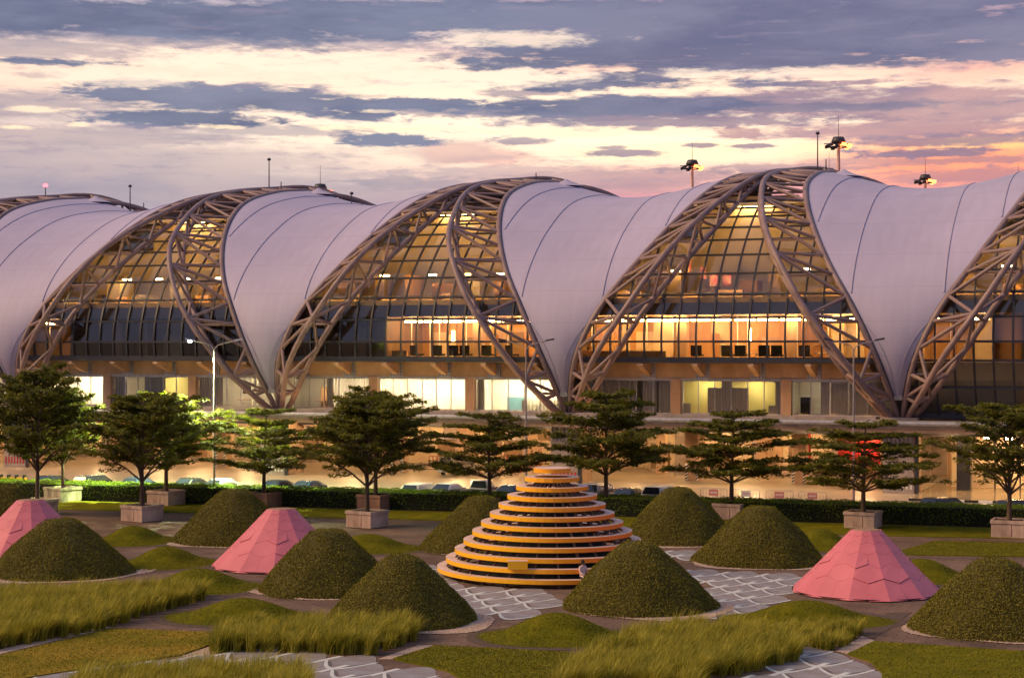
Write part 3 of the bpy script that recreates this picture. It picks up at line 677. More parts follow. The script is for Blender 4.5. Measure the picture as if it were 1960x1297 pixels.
for (b, k), state in WIN.items():
    a = S*b+S*k/3+(.5 if k else 1.3); c = S*b+S*(k+1)/3-(.5 if k < 2 else 1.3)
    w = empty('window'); w.parent = T
    n = 6 if k == 1 else 5
    fr = MB(); fr.box(a, c, .62, .74, 6.1, 6.2); fr.box(a, c, .62, .74, 8.9, 9.0)
    for i in range(n+1): x = a+(c-a)*i/n; fr.box(x-.035, x+.035, .63, .73, 6.201, 8.899)
    fr.obj('frame', M_grey, w)
    for i in range(n):
        x0, x1 = a+(c-a)*i/n+.036, a+(c-a)*(i+1)/n-.036
        MB().add([(x0, .68, 6.2), (x1, .68, 6.2), (x1, .68, 8.9), (x0, .68, 8.9)], [(0, 1, 2, 3)]).obj('pane', M_win, w)
    tb('room_partition', M_white, (c+.15, c+.35, 1.3, 6.19, 6.03, 9.11))
    if state in ('bright', 'bright2', 'lit', 'warm', 'mixed', 'frost'):
        st = {'bright': 5, 'bright2': 5, 'lit': 4, 'warm': 3, 'mixed': 3, 'frost': 2}[state]
        for i in range(st):
            x = a+(c-a)*(i+.5)/st
            tb('ceiling_lamp', E_office, (x-.55, x+.55, 2.4, 2.7, 9.03, 9.10))
            if state.startswith('bright'): tb('ceiling_lamp', E_office, (x-.55, x+.55, 4.4, 4.7, 9.03, 9.10))
    P = (c-a)/n
    if state == 'blind':
        curtain(a, a+P*1.0, 1.0, 6.1, 8.95, M_curtain); curtain(a+2.4*P, a+4*P, 1.0, 6.1, 8.95, M_curtain); curtain(a+4*P, c, 1.05, 6.1, 8.95, M_frost, folds=3, amp=.01)
        tb('ceiling_lamp', E_office, (a+1.2*P, a+2.2*P, 2.4, 2.7, 9.03, 9.1)); tb('ceiling_lamp', E_office, (a+4.2*P, a+5.2*P, 2.4, 2.7, 9.03, 9.1))
        tb('cupboard', M_wallor, (a+1.3*P, a+2.2*P, 4.6, 5.2, 6.03, 8.2))
    if state == 'bright':
        curtain(a+.1, a+P*1.5, 1.1, 6.1, 8.95, M_sheer); curtain(a+3.0*P, a+3.7*P, 1.1, 6.1, 8.95, M_sheer)
    if state == 'bright2':
        curtain(a, a+P*.45, 1.0, 6.1, 8.95, M_curtain); curtain(a+3.0*P, c, 1.1, 6.1, 8.95, M_sheer, folds=.34)
        tb('counter', M_curtain, (a+2.6*P, c, 1.6, 2.2, 6.03, 7.1)); tb('blue_partition', MATS.get('bluep') or mat('bluep', (.18, .42, .55), None, 1, .6), (a+1.2*P, a+2.6*P, 3.6, 3.7, 6.03, 7.3))
    if state == 'warm':
        tb('cupboard', M_wallor, (a+.6*P, a+1.25*P, 4.2, 4.8, 6.03, 8.0)); tb('screen', M_blk, (a+1.5*P, a+2.1*P, 4.0, 4.1, 6.9, 7.5)); tb('desk', M_wallor, (a+.5*P, a+2.2*P, 3.4, 4.2, 6.7, 6.76))
        curtain(a+2.1*P, a+2.45*P, 1.0, 6.1, 8.95, M_curtain); curtain(a+2.5*P, c, 1.1, 6.1, 8.95, M_sheer)
    if state == 'mixed':
        curtain(a, a+P*1.6, 1.0, 6.1, 8.95, M_curtain); tb('screen', M_blk, (a+1.9*P, a+2.6*P, 4.0, 4.1, 7.3, 8.2)); tb('desk', M_wallor, (a+1.7*P, a+3.4*P, 3.4, 4.2, 6.7, 6.76)); curtain(a+3.6*P, a+4.1*P, 1.0, 6.1, 8.95, M_sheer)
    if state == 'dark':
        curtain(a, a+P*3.0, 1.0, 6.1, 8.95, M_curtain); curtain(a+3.3*P, a+4.1*P, 1.0, 6.1, 8.95, M_curtain); curtain(a+4.25*P, c-.2, 1.0, 6.1, 8.95, M_curtain)
    if state == 'frost':
        curtain(a, c, 1.35, 6.1, 8.95, M_frost, name='blind', folds=3, amp=.004)
        for (q0, q1, z1) in ((0, .45, 7.0), (1.5, 2.35, 8.35), (2.36, 3.0, 8.9), (3.01, 4.0, 8.35), (5.2, 5.99, 6.9), (5.6, 5.98, 8.9)):
            tb('blind_shade_board', M_curtain, (a+q0*P, a+q1*P, 1.0+.02*q0, 1.04+.02*q0, 6.12, z1))  # grey boards stand in for cupboard shade on the backlit blind
    if state == 'screen':
        tb('ceiling_lamp', E_office, (a+1.05*P, a+1.45*P, 3.4, 3.7, 9.03, 9.1))
        for i in (1, 2, 3, 4): curtain(a+(i+.45 if i == 1 else i)*P+.06, a+(i+1)*P-.06, 1.0, 6.12, 8.9, M_curtain, name='blind', folds=3, amp=.004)
        tb('equipment_rack', M_blk, (a+.3*P, a+.8*P, 1.6, 2.2, 6.03, 7.6))
# hall on the first glazed level: strip lamps, partitions
lit = {1: [(1.5, 5.0, .25)], 2: [(12.2, 27.5, 1)], 3: [(.8, 28.0, 1)], 4: [(1, 9, .6)]}  # the left-bay lamp is added in place of a warm reflection
for b, segs in lit.items():
    for (a, c, d) in segs:
        n = max(1, round((c-a)/2.0))
        for i in range(n):
            x0 = S*b+a+(c-a)*i/n+.12; x1 = S*b+a+(c-a)*(i+1)/n-.12
            if d >= 1 or i % 2 == 0: tb('strip_lamp', E_strip, (x0, x1, 1.3, 1.5, 14.05, 14.22))
            if d >= 1 and i % 2: tb('strip_lamp', E_strip, (x0, x1, 4.6, 4.8, 14.3, 14.45))
    for k in range(7):
        s = S*b+1.5+k*4.1+rnd.uniform(-.6, .6)
        if rnd.random() < .75: tb('partition', M_wallin if k % 2 else M_wallor, (s, s+rnd.uniform(.9, 2.4), 5.0+rnd.uniform(-1, 1), 5.15+rnd.uniform(1.0, 1.2), 10.63, rnd.choice([13.0, 14.5, 14.5])))
tb('far_wall', M_wallin, (-6, LN+2, 15.7, 15.95, 10.63, 24.9))
for b in range(1, 5):             # doors, panels and posts along the back of the hall
    x = S*b+.4
    while x < S*b+S-1:
        w_ = rnd.uniform(.7, 2.3); tb('wall_lining', rnd.choice([M_wallor, M_wallor, M_wallin, M_slab, M_conc]), (x, x+w_, 6.66-rnd.uniform(0, .05), 6.79, 10.63, rnd.choice([12.7, 13.2, 14.5, 14.5])))
        if rnd.random() < .5: tb('glass_wall_post', M_white, (x+w_+.05, x+w_+.11, 2.4, 2.5, 10.63, 14.5))
        if rnd.random() < .35: tb('shelf', M_white, (x, x+w_*.8, 6.3, 6.6, 12.0, 12.06))
        x += w_+rnd.uniform(.1, .8)
tb('light_stop_wall', M_slab, (S*2+11.4, S*2+11.7, -1.2, 6.79, 10.63, 14.54)); tb('light_stop_wall', M_slab, (S*1+6.4, S*1+6.7, -1.2, 6.79, 10.63, 14.54)); tb('light_stop_wall', M_slab, (S*2-.15, S*2+.15, -1.2, 6.79, 10.63, 14.54)); tb('light_stop_wall', M_slab, (S*4+9.6, S*4+9.9, -1.2, 6.79, 10.63, 14.54))  # cross walls added to stop lamplight leaking into dark stretches
for b in (2, 3): tb('low_parapet', M_wallor, (S*b+(1 if b == 3 else 12), S*b+(9 if b == 3 else 13.5), -.9, -.7, 10.63, 11.5))
tb('pendant_lamp', E_strip, (S*3+15.3, S*3+15.5, 2.9, 3.1, 12.3, 13.4)); tb('pendant_lamp', E_strip, (S*2+16.3, S*2+16.5, 2.9, 3.1, 12.3, 13.3)); tb('pendant_lamp', E_strip, (S*2+24.8, S*2+25, 2.9, 3.1, 12.3, 13.1))
# upper level: lamps, railing, boards
for b in range(1, 5):
    for x in {1: (9.4, 13.0, 16.5, 20), 2: (9, 13.8, 17.2, 20.6, 24.2), 3: (8.5, 20), 4: (8, 14)}[b]:
        tb('vault_lamp', E_ceil, (S*b+x-.4, S*b+x+.4, 3.9, 4.25, 18.42, 18.55))
    tb('clerestory_wall', M_slab, (S*b+10.8, S*b+S-10.8, 11.6, 11.8, 24.0, 25.5))
    tb('ceiling_lamp', E_ceil, (S*b+12.5, S*b+16.1, 8.6, 8.9, 24.24, 24.34))  # unseen lamp added high up to light the vault
    tb('slab_upstand', M_slab, (S*b+.6, S*b+S-.6, -1.52, -1.42, 15.451, 16.0))
    for k in range(9): tb('low_bookcase', M_slab if k % 3 else M_wallor, (S*b+1+k*3.0, S*b+1+k*3.0+(1.4, 2.2, .9)[k % 3], 1.2, 1.7, 15.46, 15.46+(.95, 1.25, .8)[(k+b) % 3]))
    for k in range(8): tb('hidden_fill_lamp', E_fill, (S*b+2+k*3.1, S*b+4.2+k*3.1, -1.36, -1.16, 15.46, 15.56))
    rl = MB(); rl.box(S*b+3, S*b+S-3, -.9, -.85, 16.35, 16.42)
    for i in range(16): rl.box(S*b+3.2+i*1.47, S*b+3.25+i*1.47, -.9, -.86, 15.46, 16.35)
    rl.obj('balustrade', M_dark, T)
    for i in range(7):
        s = S*b+4.5+i*3.1+rnd.uniform(-.5, .5); hgt = rnd.uniform(1.2, 3.2)
        tb('display_board', rnd.choice([M_slab, M_slab, M_wallor, M_wallin]), (s, s+rnd.uniform(.8, 1.8), 3.0+rnd.uniform(-1, 3), 3.2+rnd.uniform(3.2, 3.4), 15.46, 15.46+hgt))
for (x, z, w) in ((11.2, 18.2, .5), (12.0, 17.6, .7), (13.2, 17.5, .7), (10.0, 18.8, .4)): tb('poster', MATS.get('magenta') or mat('magenta', (.55, .08, .2), (.5, .35, .3), 3, .6), (S*3+x, S*3+x+w, 2.4, 2.45, z-.5, z+.5))
# undercroft: lamps on the soffit, ribbed wall panels, red panels
for b in range(0, 5):
    for (x, t) in ((3.4, 8.5), (9.5, 10.5), (14.5, 8.5), (19.0, 10.5), (24.3, 8.5), (6.5, 14.5), (12, 14.5), (17, 14.5), (22.5, 14.5)):
        tb('soffit_lamp', E_soffit, (S*b+x-.55, S*b+x+.55, t-.14, t+.14, 4.28, 4.42) if t < 9 else (S*b+x-.55, S*b+x+.55, t-.12, t+.12, 5.12, 5.28))
    for i in range(5): tb('soffit_lamp', E_soffit, (S*b+3+i*5.6, S*b+4.2+i*5.6, -.9, -.65, 5.16, 5.285))  # extra row added out of sight to brighten the road in front
    for i in range(19): tb('wall_panel', (M_wallin, M_conc, M_wallin, M_wallin, M_concl)[(i*7+b) % 5], (S*b+i*1.507+.03, S*b+(i+1)*1.507-.03, 17.93, 17.995, .1, 5.2 if i % 4 else 3.9))
    for x in (2.2, 8.4, 15.6, 21.7): tb('service_door', M_slab, (S*b+x, S*b+x+1.9, 17.84, 17.92, .02, 2.5)); tb('door_frame', M_grey, (S*b+x-.1, S*b+x+2.0, 17.80, 17.838, 2.505, 2.62))
    for x in (4.77, 14.32, 23.87): tb('inner_column', M_conc, (S*b+x-.45, S*b+x+.45, 12.2, 13.1, -.05, 5.29))
    for x in (0.1, 4.77, 9.55, 14.32, 19.1, 23.87): tb('soffit_rib', M_conc, (S*b+x-.25, S*b+x+.25, 1.75, 17.9, 4.75, 5.295))
    tb('duct', M_grey, (S*b+.2, S*b+S-.2, 6.9, 7.5, 4.62, 4.98)); tb('wheel_guard', M_concl, (S*b+3.0, S*b+S-3.0, 15.3, 15.6, -.05, .22))
tb('red_shutter', M_red, (S*4-6.9, S*4-3.2, 9.6, 9.8, 1.6, 4.4)); tb('red_shutter', M_red, (S*4-10.4, S*4-9.8, 12.0, 12.2, 1.2, 4.0))
tb('vent_shutter', M_slab, (S*2+19.2, S*2+20.6, 17.85, 17.92, 2.6, 4.8))
# lobby on a raised shiny platform at the right
M_shiny = mat('polished_floor', (.42, .32, .20), None, 1, .12)
tb('lobby_platform', M_shiny, (S*4+1.7, S*4+40, -7.2, 12, -.05, .14))
tb('lobby_wall', M_wallin, (S*4+3.4, S*4+40, 5.4, 5.6, .141, 5.28)); tb('lobby_pillar', M_dark, (S*4+4.2, S*4+5.3, 2.0, 3.0, .141, 5.28))
for i in range(5): tb('lobby_mullion', M_dark, (S*4+7.0+i*2.0, S*4+7.12+i*2.0, 3.9, 4.05, .141, 5.28))
for i in range(4): tb('soffit_lamp', E_soffit, (S*4+6.3+i*1.7, S*4+6.8+i*1.7, 3.0, 3.3, 4.3, 4.5))
kb = empty('striped_kerb', B(S0+S*4+1.7, -7.3, 0), -TH); tag(kb, 'black and white striped kerb in front of the lit lobby', 'kerb')
for i in range(24): MB().box(i*1.05, (i+1)*1.05-.01, -.18, .04, -.05, .16).obj('kerb_stone', M_wht if i % 2 else M_blk, kb)

# ================================================================== GARDEN
rng = np.random.default_rng(11)
def mound_profile(h, r, top):     # clipped bell: flat rounded crown, straight flanks, small flare at the foot
    return [(0, h), (top*.55, h*.995), (top*.9, h*.97), (top*1.15, h*.92), (top*1.4, h*.85), (top+(r-top)*.40, h*.63), (top+(r-top)*.62, h*.42), (top+(r-top)*.82, h*.21), (r*.965, h*.075), (r*.995, .05), (r*1.0, -.04)]
def prof_eval(P, f):
    L = [0]
    for i in range(len(P)-1): L.append(L[-1]+math.hypot(P[i+1][0]-P[i][0], P[i+1][1]-P[i][1]))
    L = np.array(L)/L[-1]
    return np.interp(f, L, [p[0] for p in P]), np.interp(f, L, [p[1] for p in P])
def leaf_quads(P, Nrm, size, asp=.5, jit=.9):
    n = len(P); R = rng.normal(size=(n, 3)); d = Nrm*(1-jit)+R*jit*.6; d /= np.linalg.norm(d, axis=1)[:, None]
    a = np.cross(d, rng.normal(size=(n, 3))); a /= np.linalg.norm(a, axis=1)[:, None]; b = np.cross(d, a)
    sz = size*rng.uniform(.6, 1.35, size=(n, 1)); a = a*sz; b = b*sz*asp
    V = np.stack([P-a, P+b*.9, P+a, P-b*.9], 1).reshape(-1, 3); Fq = np.arange(4*n).reshape(n, 4); return V, Fq
def make_topiary_mesh(h=2.95, r=3.6, top=.85, n=34000):
    P = mound_profile(h, r, top); nu = 40; M = MB()
    prof_ = [prof_eval(P, f) for f in np.linspace(0.001, 1, 22)]
    vs = []; 
    for (rr, zz) in prof_: 
        for k in range(nu):
            a = 2*PI*k/nu; w = 1+.025*math.sin(3*a+zz)+.018*math.sin(7*a-2*zz); vs.append((rr*w*math.cos(a)*.985, rr*w*math.sin(a)*.985, zz-.03))
    fs = [(i*nu+k, i*nu+(k+1) % nu, (i+1)*nu+(k+1) % nu, (i+1)*nu+k) for i in range(21) for k in range(nu)]
    V0 = np.array(vs); F0 = np.array(fs)[:, ::-1]
    f = np.sqrt(rng.uniform(0.0, 1, n)); rr, zz = prof_eval(P, f); a = rng.uniform(0, 2*PI, n)
    w = 1+.025*np.sin(3*a+zz)+.018*np.sin(7*a-2*zz)
    lump = .05*np.sin(a*11+zz*5)*np.sin(zz*7+a*4)+.09*np.sin(a*4+zz*1.3+1)*np.sin(zz*2.1+a*2)
    pos = np.stack([rr*w*np.cos(a), rr*w*np.sin(a), zz], 1); nr = np.stack([np.cos(a)*.65, np.sin(a)*.65, np.full(n, .75)], 1)
    pos += nr*(rng.uniform(-.03, .05, n)+lump*.6)[:, None]
    V1, F1 = leaf_quads(pos, nr, .040, .55, .62)
    V = np.concatenate([V0, V1]); Fq = np.concatenate([F0, F1+len(V0)]); mi = np.concatenate([np.zeros(len(F0)), np.ones(len(F1))])
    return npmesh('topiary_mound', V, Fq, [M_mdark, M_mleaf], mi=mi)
TOP = [make_topiary_mesh() for _ in range(3)]
# (centre px, base centre py, radius m, height m, label)
mounds = [
 (117, 1096, 3.75, 2.85, 'clipped dark green mound at the lower left in front of the leftmost pink cone'),
 (449, 1035, 3.65, 3.15, 'clipped brownish green mound behind the left-centre pink cone'),
 (627, 1128, 3.45, 2.95, 'clipped green mound overlapping the right side of the left-centre pink cone'),
 (768, 1187, 3.30, 2.85, 'bright topped green mound nearest the tall grass, left of the ringed sculpture'),
 (1222, 1160, 3.60, 2.95, 'large clipped mound hiding the right foot of the yellow ringed sculpture'),
 (922, 1050, 3.60, 3.10, 'shaded clipped mound behind the left side of the ringed sculpture'),
 (1298, 1034, 3.60, 3.25, 'shaded clipped mound right behind the ringed sculpture, tallest at the hedge'),
 (1455, 1074, 3.72, 3.05, 'wide clipped mound between the ringed sculpture and the right pink cone'),
 (1906, 1203, 3.65, 2.95, 'clipped mound cut by the right edge of the picture'),
 (6, 1034, 3.6, 3.40, 'dark clipped mound at the far left edge behind the leftmost pink cone'),
]
for i, (px, py, r, h, lab) in enumerate(mounds):
    o = link('topiary_mound', TOP[i % 3], None, G(px, py)); o.rotation_euler = (0, 0, rnd.uniform(0, 6.28)); o.scale = (r/3.6, r/3.6, h/2.95)
    tag(o, lab, 'topiary mound', 'clipped cone shaped mounds')
    # gravel skirt
    c = G(px, py)+Vector((.42, -.12, 0)); pts = []
    for k in range(40):
        a = 2*PI*k/40; q = r*(1.10+.10*math.sin(2*a+i)+.06*math.sin(5*a+i*2)); pts.append((c.x+q*math.cos(a), c.y+q*math.sin(a)))
    sheet('gravel_ring', pts, .030+.0015*i, M_gravel)
# loose stones on the gravel skirts
def stones(name, pts, size, m):
    pts = np.array(pts); n = len(pts); octa = np.array([[1, 0, 0], [0, 1, 0], [-1, 0, 0], [0, -1, 0], [0, 0, .7]]); V = (octa[None]*size*rng.uniform(.5, 1.3, (n, 1, 1))*rng.uniform(.7, 1.2, (n, 1, 3))+pts[:, None]).reshape(-1, 3)
    t = np.array([[0, 1, 4], [1, 2, 4], [2, 3, 4], [3, 0, 4]]); Fq = (t[None]+(np.arange(n)*5)[:, None, None]).reshape(-1, 3)
    return tag(link(name, npmesh(name, V, Fq, m)), kind='stuff')
sp_ = []
for i, (px, py, r, h, lab) in enumerate(mounds):
    c = G(px, py)+Vector((.42, -.12, 0))
    for _ in range(700):
        a = rng.uniform(0, 2*PI); q = r*(.98+rng.uniform()*max(.02, .13+.10*math.sin(2*a+i)+.06*math.sin(5*a+i*2))); sp_.append((c.x+q*math.cos(a), c.y+q*math.sin(a), .04))
M_stone = mat('pale_gravel_stone', (.52, .38, .30), (.26, .18, .135), 3.5, .85)
stones('gravel', sp_, .055, M_stone)

# low turf domes
def dome_mesh():
    vs = []; nu, nr = 48, 16
    for i in range(nr+1):
        f = i/nr
        for k in range(nu):
            a = 2*PI*k/nu; w = 1+.03*math.sin(2*a+.7)+.02*math.sin(5*a)
            z = (math.cos(f*PI)*.5+.5)**1.12+.008*math.sin(9*f+4*a); vs.append((f*w*math.cos(a), f*w*math.sin(a), z-.03 if i == nr else z))
    fs = [(i*nu+k, (i+1)*nu+k, (i+1)*nu+(k+1) % nu, i*nu+(k+1) % nu) for i in range(nr) for k in range(nu)]
    return npmesh('turf_dome', np.array(vs), np.array(fs), M_dome, smooth=True)
M_blade = leafmat('lawn_blade', (.066, .078, .005), (.185, .165, .010), .2)
def _dome_blades():
    n = 9000; f = np.sqrt(rng.uniform(0, .99, n)); a = rng.uniform(0, 2*PI, n); w = 1+.03*np.sin(2*a+.7)+.02*np.sin(5*a)
    z = (np.cos(f*PI)*.5+.5)**1.12+.008*np.sin(9*f+4*a)
    V, Fq = leaf_quads(np.stack([f*w*np.cos(a), f*w*np.sin(a), z+.012], 1), np.tile([0, 0, 1.], (n, 1)), .013, .5, .9); V[:, 2] = np.clip(V[:, 2], -.02, 9)
    return npmesh('turf_blades', V, Fq, M_blade)
DOME = dome_mesh(); DBLADE = _dome_blades()
domes = [  # px centre, py centre of base, half width m, depth half m, height m
 (254, 1036, 2.75, 3.3, .95, 'low green turf dome in front of the lone front-left planter'),
 (317, 1078, 2.80, 3.3, .92, 'low green turf dome left of the left-centre pink cone, between mound and cone'),
 (380, 1124, 3.35, 3.1, .92, 'low turf dome below the left-centre pink cone, partly behind tall grass'),
 (466, 1182, 3.65, 2.6, .85, 'wide yellow-green turf dome behind the middle clump of tall grass'),
 (705, 1050, 3.4, 3.1, .85, 'low turf dome peeking out right behind two overlapping mounds'),
 (1066, 1220, 3.35, 2.7, 1.0, 'smooth turf dome in front of the large mound by the ringed sculpture'),
 (1545, 1187, 3.85, 2.6, .85, 'turf dome in front of the right pink cone, tall grass on its slope'),
 (1570, 1046, 2.6, 3.0, 1.05, 'pale turf dome between the wide mound and the right pink cone'),
 (1765, 1105, 2.9, 3.0, .95, 'turf dome behind the right flank of the right pink cone'),
]
for (px, py, rx, ry, h, lab) in domes:
    o = link('turf_dome', DOME, None, G(px, py)+Vector((0, 0, .02))); o.scale = (rx, ry, h); o.rotation_euler = (0, 0, -.15)
    tag(o, lab, 'turf mound', 'low rounded turf domes'); q = link('turf_blades', DBLADE, o); q['kind'] = 'stuff'
    c = G(px, py); pts = [(c.x+(rx*1.12)*math.cos(2*PI*k/36), c.y+(ry*1.12)*math.sin(2*PI*k/36)) for k in range(36)]
    sheet('soil_ring', pts, .022, M_soil)

def GP(pts, z=0.0): return [tuple(G(*p, z)) for p in pts]
# flat lawns, 6 cm proud of the paving
def lawn_blades(o, pts, n, z):
    P = np.array([p[:2] for p in pts]); mn, mx = P.min(0), P.max(0); mn[0] = max(mn[0], -30); mx[0] = min(mx[0], 32); mn[1] = max(mn[1], 58); out = []
    while len(out) < n:
        p = rng.uniform(mn, mx)
        if inside(p, pts): out.append((p[0], p[1], z+.015))
    V, Fq = leaf_quads(np.array(out), np.tile([0, 0, 1.], (n, 1)), .038, .45, .9)
    q = link('lawn_blades', npmesh('lawn_blades', V, Fq, M_blade), o); q['kind'] = 'stuff'
def inside(p, poly):
    c = False; j = len(poly)-1
    for i in range(len(poly)):
        xi, yi = poly[i][0], poly[i][1]; xj, yj = poly[j][0], poly[j][1]
        if (yi > p[1]) != (yj > p[1]) and p[0] < (xj-xi)*(p[1]-yi)/(yj-yi)+xi: c = not c
        j = i
    return c
def lawn(name, pts, m, z=.07):
    o = sheet(name, GP(pts), z, m, thick=.08); lawn_blades(o, GP(pts), 9000 if m is M_lawn else 6000, z); return o
lawn('lawn', [(1622, 1253), (1672, 1229), (1960, 1248), (2150, 1262), (2150, 1340), (1690, 1340), (1688, 1290), (1668, 1268)], M_lawn)
lawn('lawn', [(-120, 1290), (0, 1256), (215, 1204), (402, 1211), (400, 1236), (345, 1255), (165, 1280), (60, 1297), (-120, 1340)], M_lawnb)
lawn('lawn', [(752, 1262), (832, 1237), (1085, 1249), (1120, 1262), (1040, 1310), (900, 1310), (855, 1285)], M_lawn)
lw = sheet('lawn', [tuple(HL(a, -7.2-.4*math.sin(a*.3))) for a in np.linspace(-62, 60, 60)]+[tuple(HL(a, -.9)) for a in (60, -62)], .06, M_lawn, thick=.06)
sheet('soil_strip', [tuple(HL(a, -11.2+.5*math.sin(a*.21))) for a in np.linspace(-60, 22, 40)]+[tuple(HL(a, -7.0)) for a in (22, -60)], .016, M_soil)
lawn('lawn', [(1700, 1062), (1790, 1036), (1960, 1040), (2100, 1045), (2100, 1066), (1960, 1066), (1840, 1064)], M_lawn)
# gravel patches between beds
sheet('gravel_bed', GP([(-60, 1268), (0, 1252), (215, 1201), (190, 1199), (0, 1243), (-60, 1256)]), .026, M_gravel)
sheet('gravel_bed', GP([(345, 1257), (402, 1237), (402, 1252), (390, 1256)]), .027, M_gravel)
sheet('gravel_bed', GP([(722, 1262), (800, 1235), (832, 1235), (755, 1262)]), .026, M_gravel)
sheet('gravel_bed', GP([(1600, 1246), (1650, 1218), (1674, 1226), (1622, 1252)]), .026, M_gravel)
sheet('gravel_bed', GP([(1640, 1215), (1700, 1172), (1745, 1172), (1700, 1205), (1672, 1222)]), .025, M_soil)

# patterned plaza: slate cells between pale wavy bands
PQ, PP, PA = 3.3, 2.1, .50
PZROT = math.radians(-20)
def make_cell_meshes():
    xs_ = np.linspace(-PP/2, PP/2, 13); lo_, hi_ = [], []
    def wv(x, up): return (PQ/2 if up else -PQ/2)*0+ (1 if up else -1)*(PQ/2*math.cos(PI*x/PP)**1.0*1.0)
    cell = MB(); band = MB(); bw = .16
    top = [(x*.94, max(wv(x*.94, True)-bw, .0)) for x in xs_]; bot = [(x*.94, min(wv(x*.94, False)+bw, -.0)) for x in xs_]
    poly = bot+top[::-1][1:-1]
    cell.prism(poly, 0, .012)
    vs = []; fs = []
    for x in xs_: y = wv(x, False); vs += [(x, y-bw, .0), (x, y+bw, .0)]
    # thicker, slanted knuckle where two bands meet
    for i in range(len(xs_)-1): fs.append((2*i, 2*i+2, 2*i+3, 2*i+1))
    band.add(vs, fs); 
    kx = PP/2; band.add([(-kx-.34, -.80, .002), (-kx-.10, -.80, .002), (-kx+.34, .80, .002), (-kx+.10, .80, .002)], [(0, 1, 2, 3)])
    return cell.mesh('paving_cell', M_cell), band.mesh('stone_band', M_band)
CELL, BAND = make_cell_meshes()
def inside(p, poly):
    c = False; j = len(poly)-1
    for i in range(len(poly)):
        xi, yi = poly[i][0], poly[i][1]; xj, yj = poly[j][0], poly[j][1]
        if (yi > p[1]) != (yj > p[1]) and p[0] < (xj-xi)*(p[1]-yi)/(yj-yi)+xi: c = not c
        j = i
    return c
plaza = empty('patterned_plaza', (0, 80, .012)); tag(plaza, kind='structure')
zones = [GP([(760, 1120), (800, 1080), (900, 1120), (1060, 1136), (1085, 1145), (1070, 1152), (1000, 1180), (905, 1182), (850, 1150)]),
         GP([(1330, 1090), (1400, 1096), (1540, 1104), (1510, 1146), (1480, 1165), (1420, 1172), (1370, 1166), (1340, 1130)]),
         GP([(1280, 1055), (1340, 1056), (1330, 1075), (1290, 1078)]), GP([(790, 1072), (840, 1072), (850, 1100), (810, 1100)]),
         GP([(60, 1302), (180, 1281), (345, 1258), (470, 1250), (700, 1258), (800, 1280), (900, 1310), (800, 1340), (60, 1340)]),
         GP([(1420, 1300), (1500, 1262), (1540, 1232), (1620, 1254), (1670, 1275), (1690, 1310), (1690, 1345), (1350, 1345)]),
         GP([(1375, 1168), (1425, 1172), (1400, 1182), (1370, 1180)])]
cz, sz = math.cos(PZROT), math.sin(PZROT); ncell = 0
for j in range(-70, 40):
    for i in range(-26, 27):
        lx = i*PP+(PP/2 if j % 2 else 0); ly = j*PQ/2*1.0
        w = (lx*cz-ly*sz, 80+lx*sz+ly*cz)
        if any(inside(w, z) for z in zones) and ncell < 300:
            o = link('paving_cell', CELL, plaza, (w[0], w[1]-80, .0)); o.rotation_euler = (0, 0, PZROT); ncell += 1
            q = link('stone_band', BAND, o, (0, 0, .016))

# ornamental tall grass
def grass_bed(name, poly, dens, hgt, lab, seed, lean=(.25, .1)):
    r = np.random.default_rng(seed); P = np.array([p[:2] for p in poly]); mn, mx = P.min(0), P.max(0)
    area = .5*abs(sum(P[i][0]*P[(i+1) % len(P)][1]-P[(i+1) % len(P)][0]*P[i][1] for i in range(len(P))))
    tufts = []
    while len(tufts) < area*dens:
        p = r.uniform(mn, mx)
        if inside(p, poly): tufts.append(p)
    T_ = np.array(tufts); nb = 74; n = len(T_)*nb
    base = np.repeat(T_, nb, 0)+r.normal(0, .062, (n, 2)); th = r.uniform(0, 2*PI, n)
    hs = hgt*np.repeat(r.uniform(.66, 1.22, len(T_)), nb)*r.uniform(.55, 1.1, n); sp = hs*r.uniform(.10, .75, n)
    wind = np.array(lean)[None]*hs[:, None]*r.uniform(.4, 1.3, (n, 1))
    dirv = np.stack([np.cos(th), np.sin(th)], 1)
    w = r.uniform(.008, .018, n); sd = np.stack([-np.sin(th), np.cos(th)], 1)
    rows = []
    for f in (0, .4, .75, 1.0):
        c = base+dirv*(sp*f**1.7)[:, None]+wind*f**1.9; z = hs*(f-.16*f**3*(sp/hs*2.2))
        ww = w*(1-.93*f**2); rows.append(np.concatenate([c-sd*ww[:, None], z[:, None]], 1)); rows.append(np.concatenate([c+sd*ww[:, None], z[:, None]], 1))
    V = np.stack(rows, 1).reshape(-1, 3); k = np.arange(n)[:, None]*8
    Fq = np.concatenate([k+np.array([[0, 1, 3, 2]]), k+np.array([[2, 3, 5, 4]]), k+np.array([[4, 5, 7, 6]])], 0)
    V[:, 2] += .02
    o = link(name, npmesh(name, V, Fq, M_grass)); return tag(o, lab, None, None, 'stuff')
grass_bed('tall_grass', GP([(-80, 1250), (0, 1243), (120, 1222), (215, 1200), (300, 1172), (388, 1150), (380, 1138), (250, 1140), (100, 1146), (-80, 1150)]), 8, 1.0, 'bed of tall wispy grass at the left edge', 1, (.18, .0))
grass_bed('tall_grass', GP([(402, 1249), (520, 1248), (640, 1252), (705, 1257), (752, 1240), (800, 1226), (780, 1208), (640, 1208), (520, 1212), (410, 1222)]), 9, 1.0, 'bed of tall upright grass in the middle', 2, (.12, .0))
grass_bed('tall_grass', GP([(1050, 1330), (1085, 1292), (1150, 1256), (1235, 1226), (1300, 1214), (1395, 1214), (1470, 1224), (1530, 1248), (1532, 1262), (1450, 1285), (1340, 1305), (1250, 1330)]), 8, 1.02, 'large bed of tall yellowing grass right of centre', 3, (.20, .0))
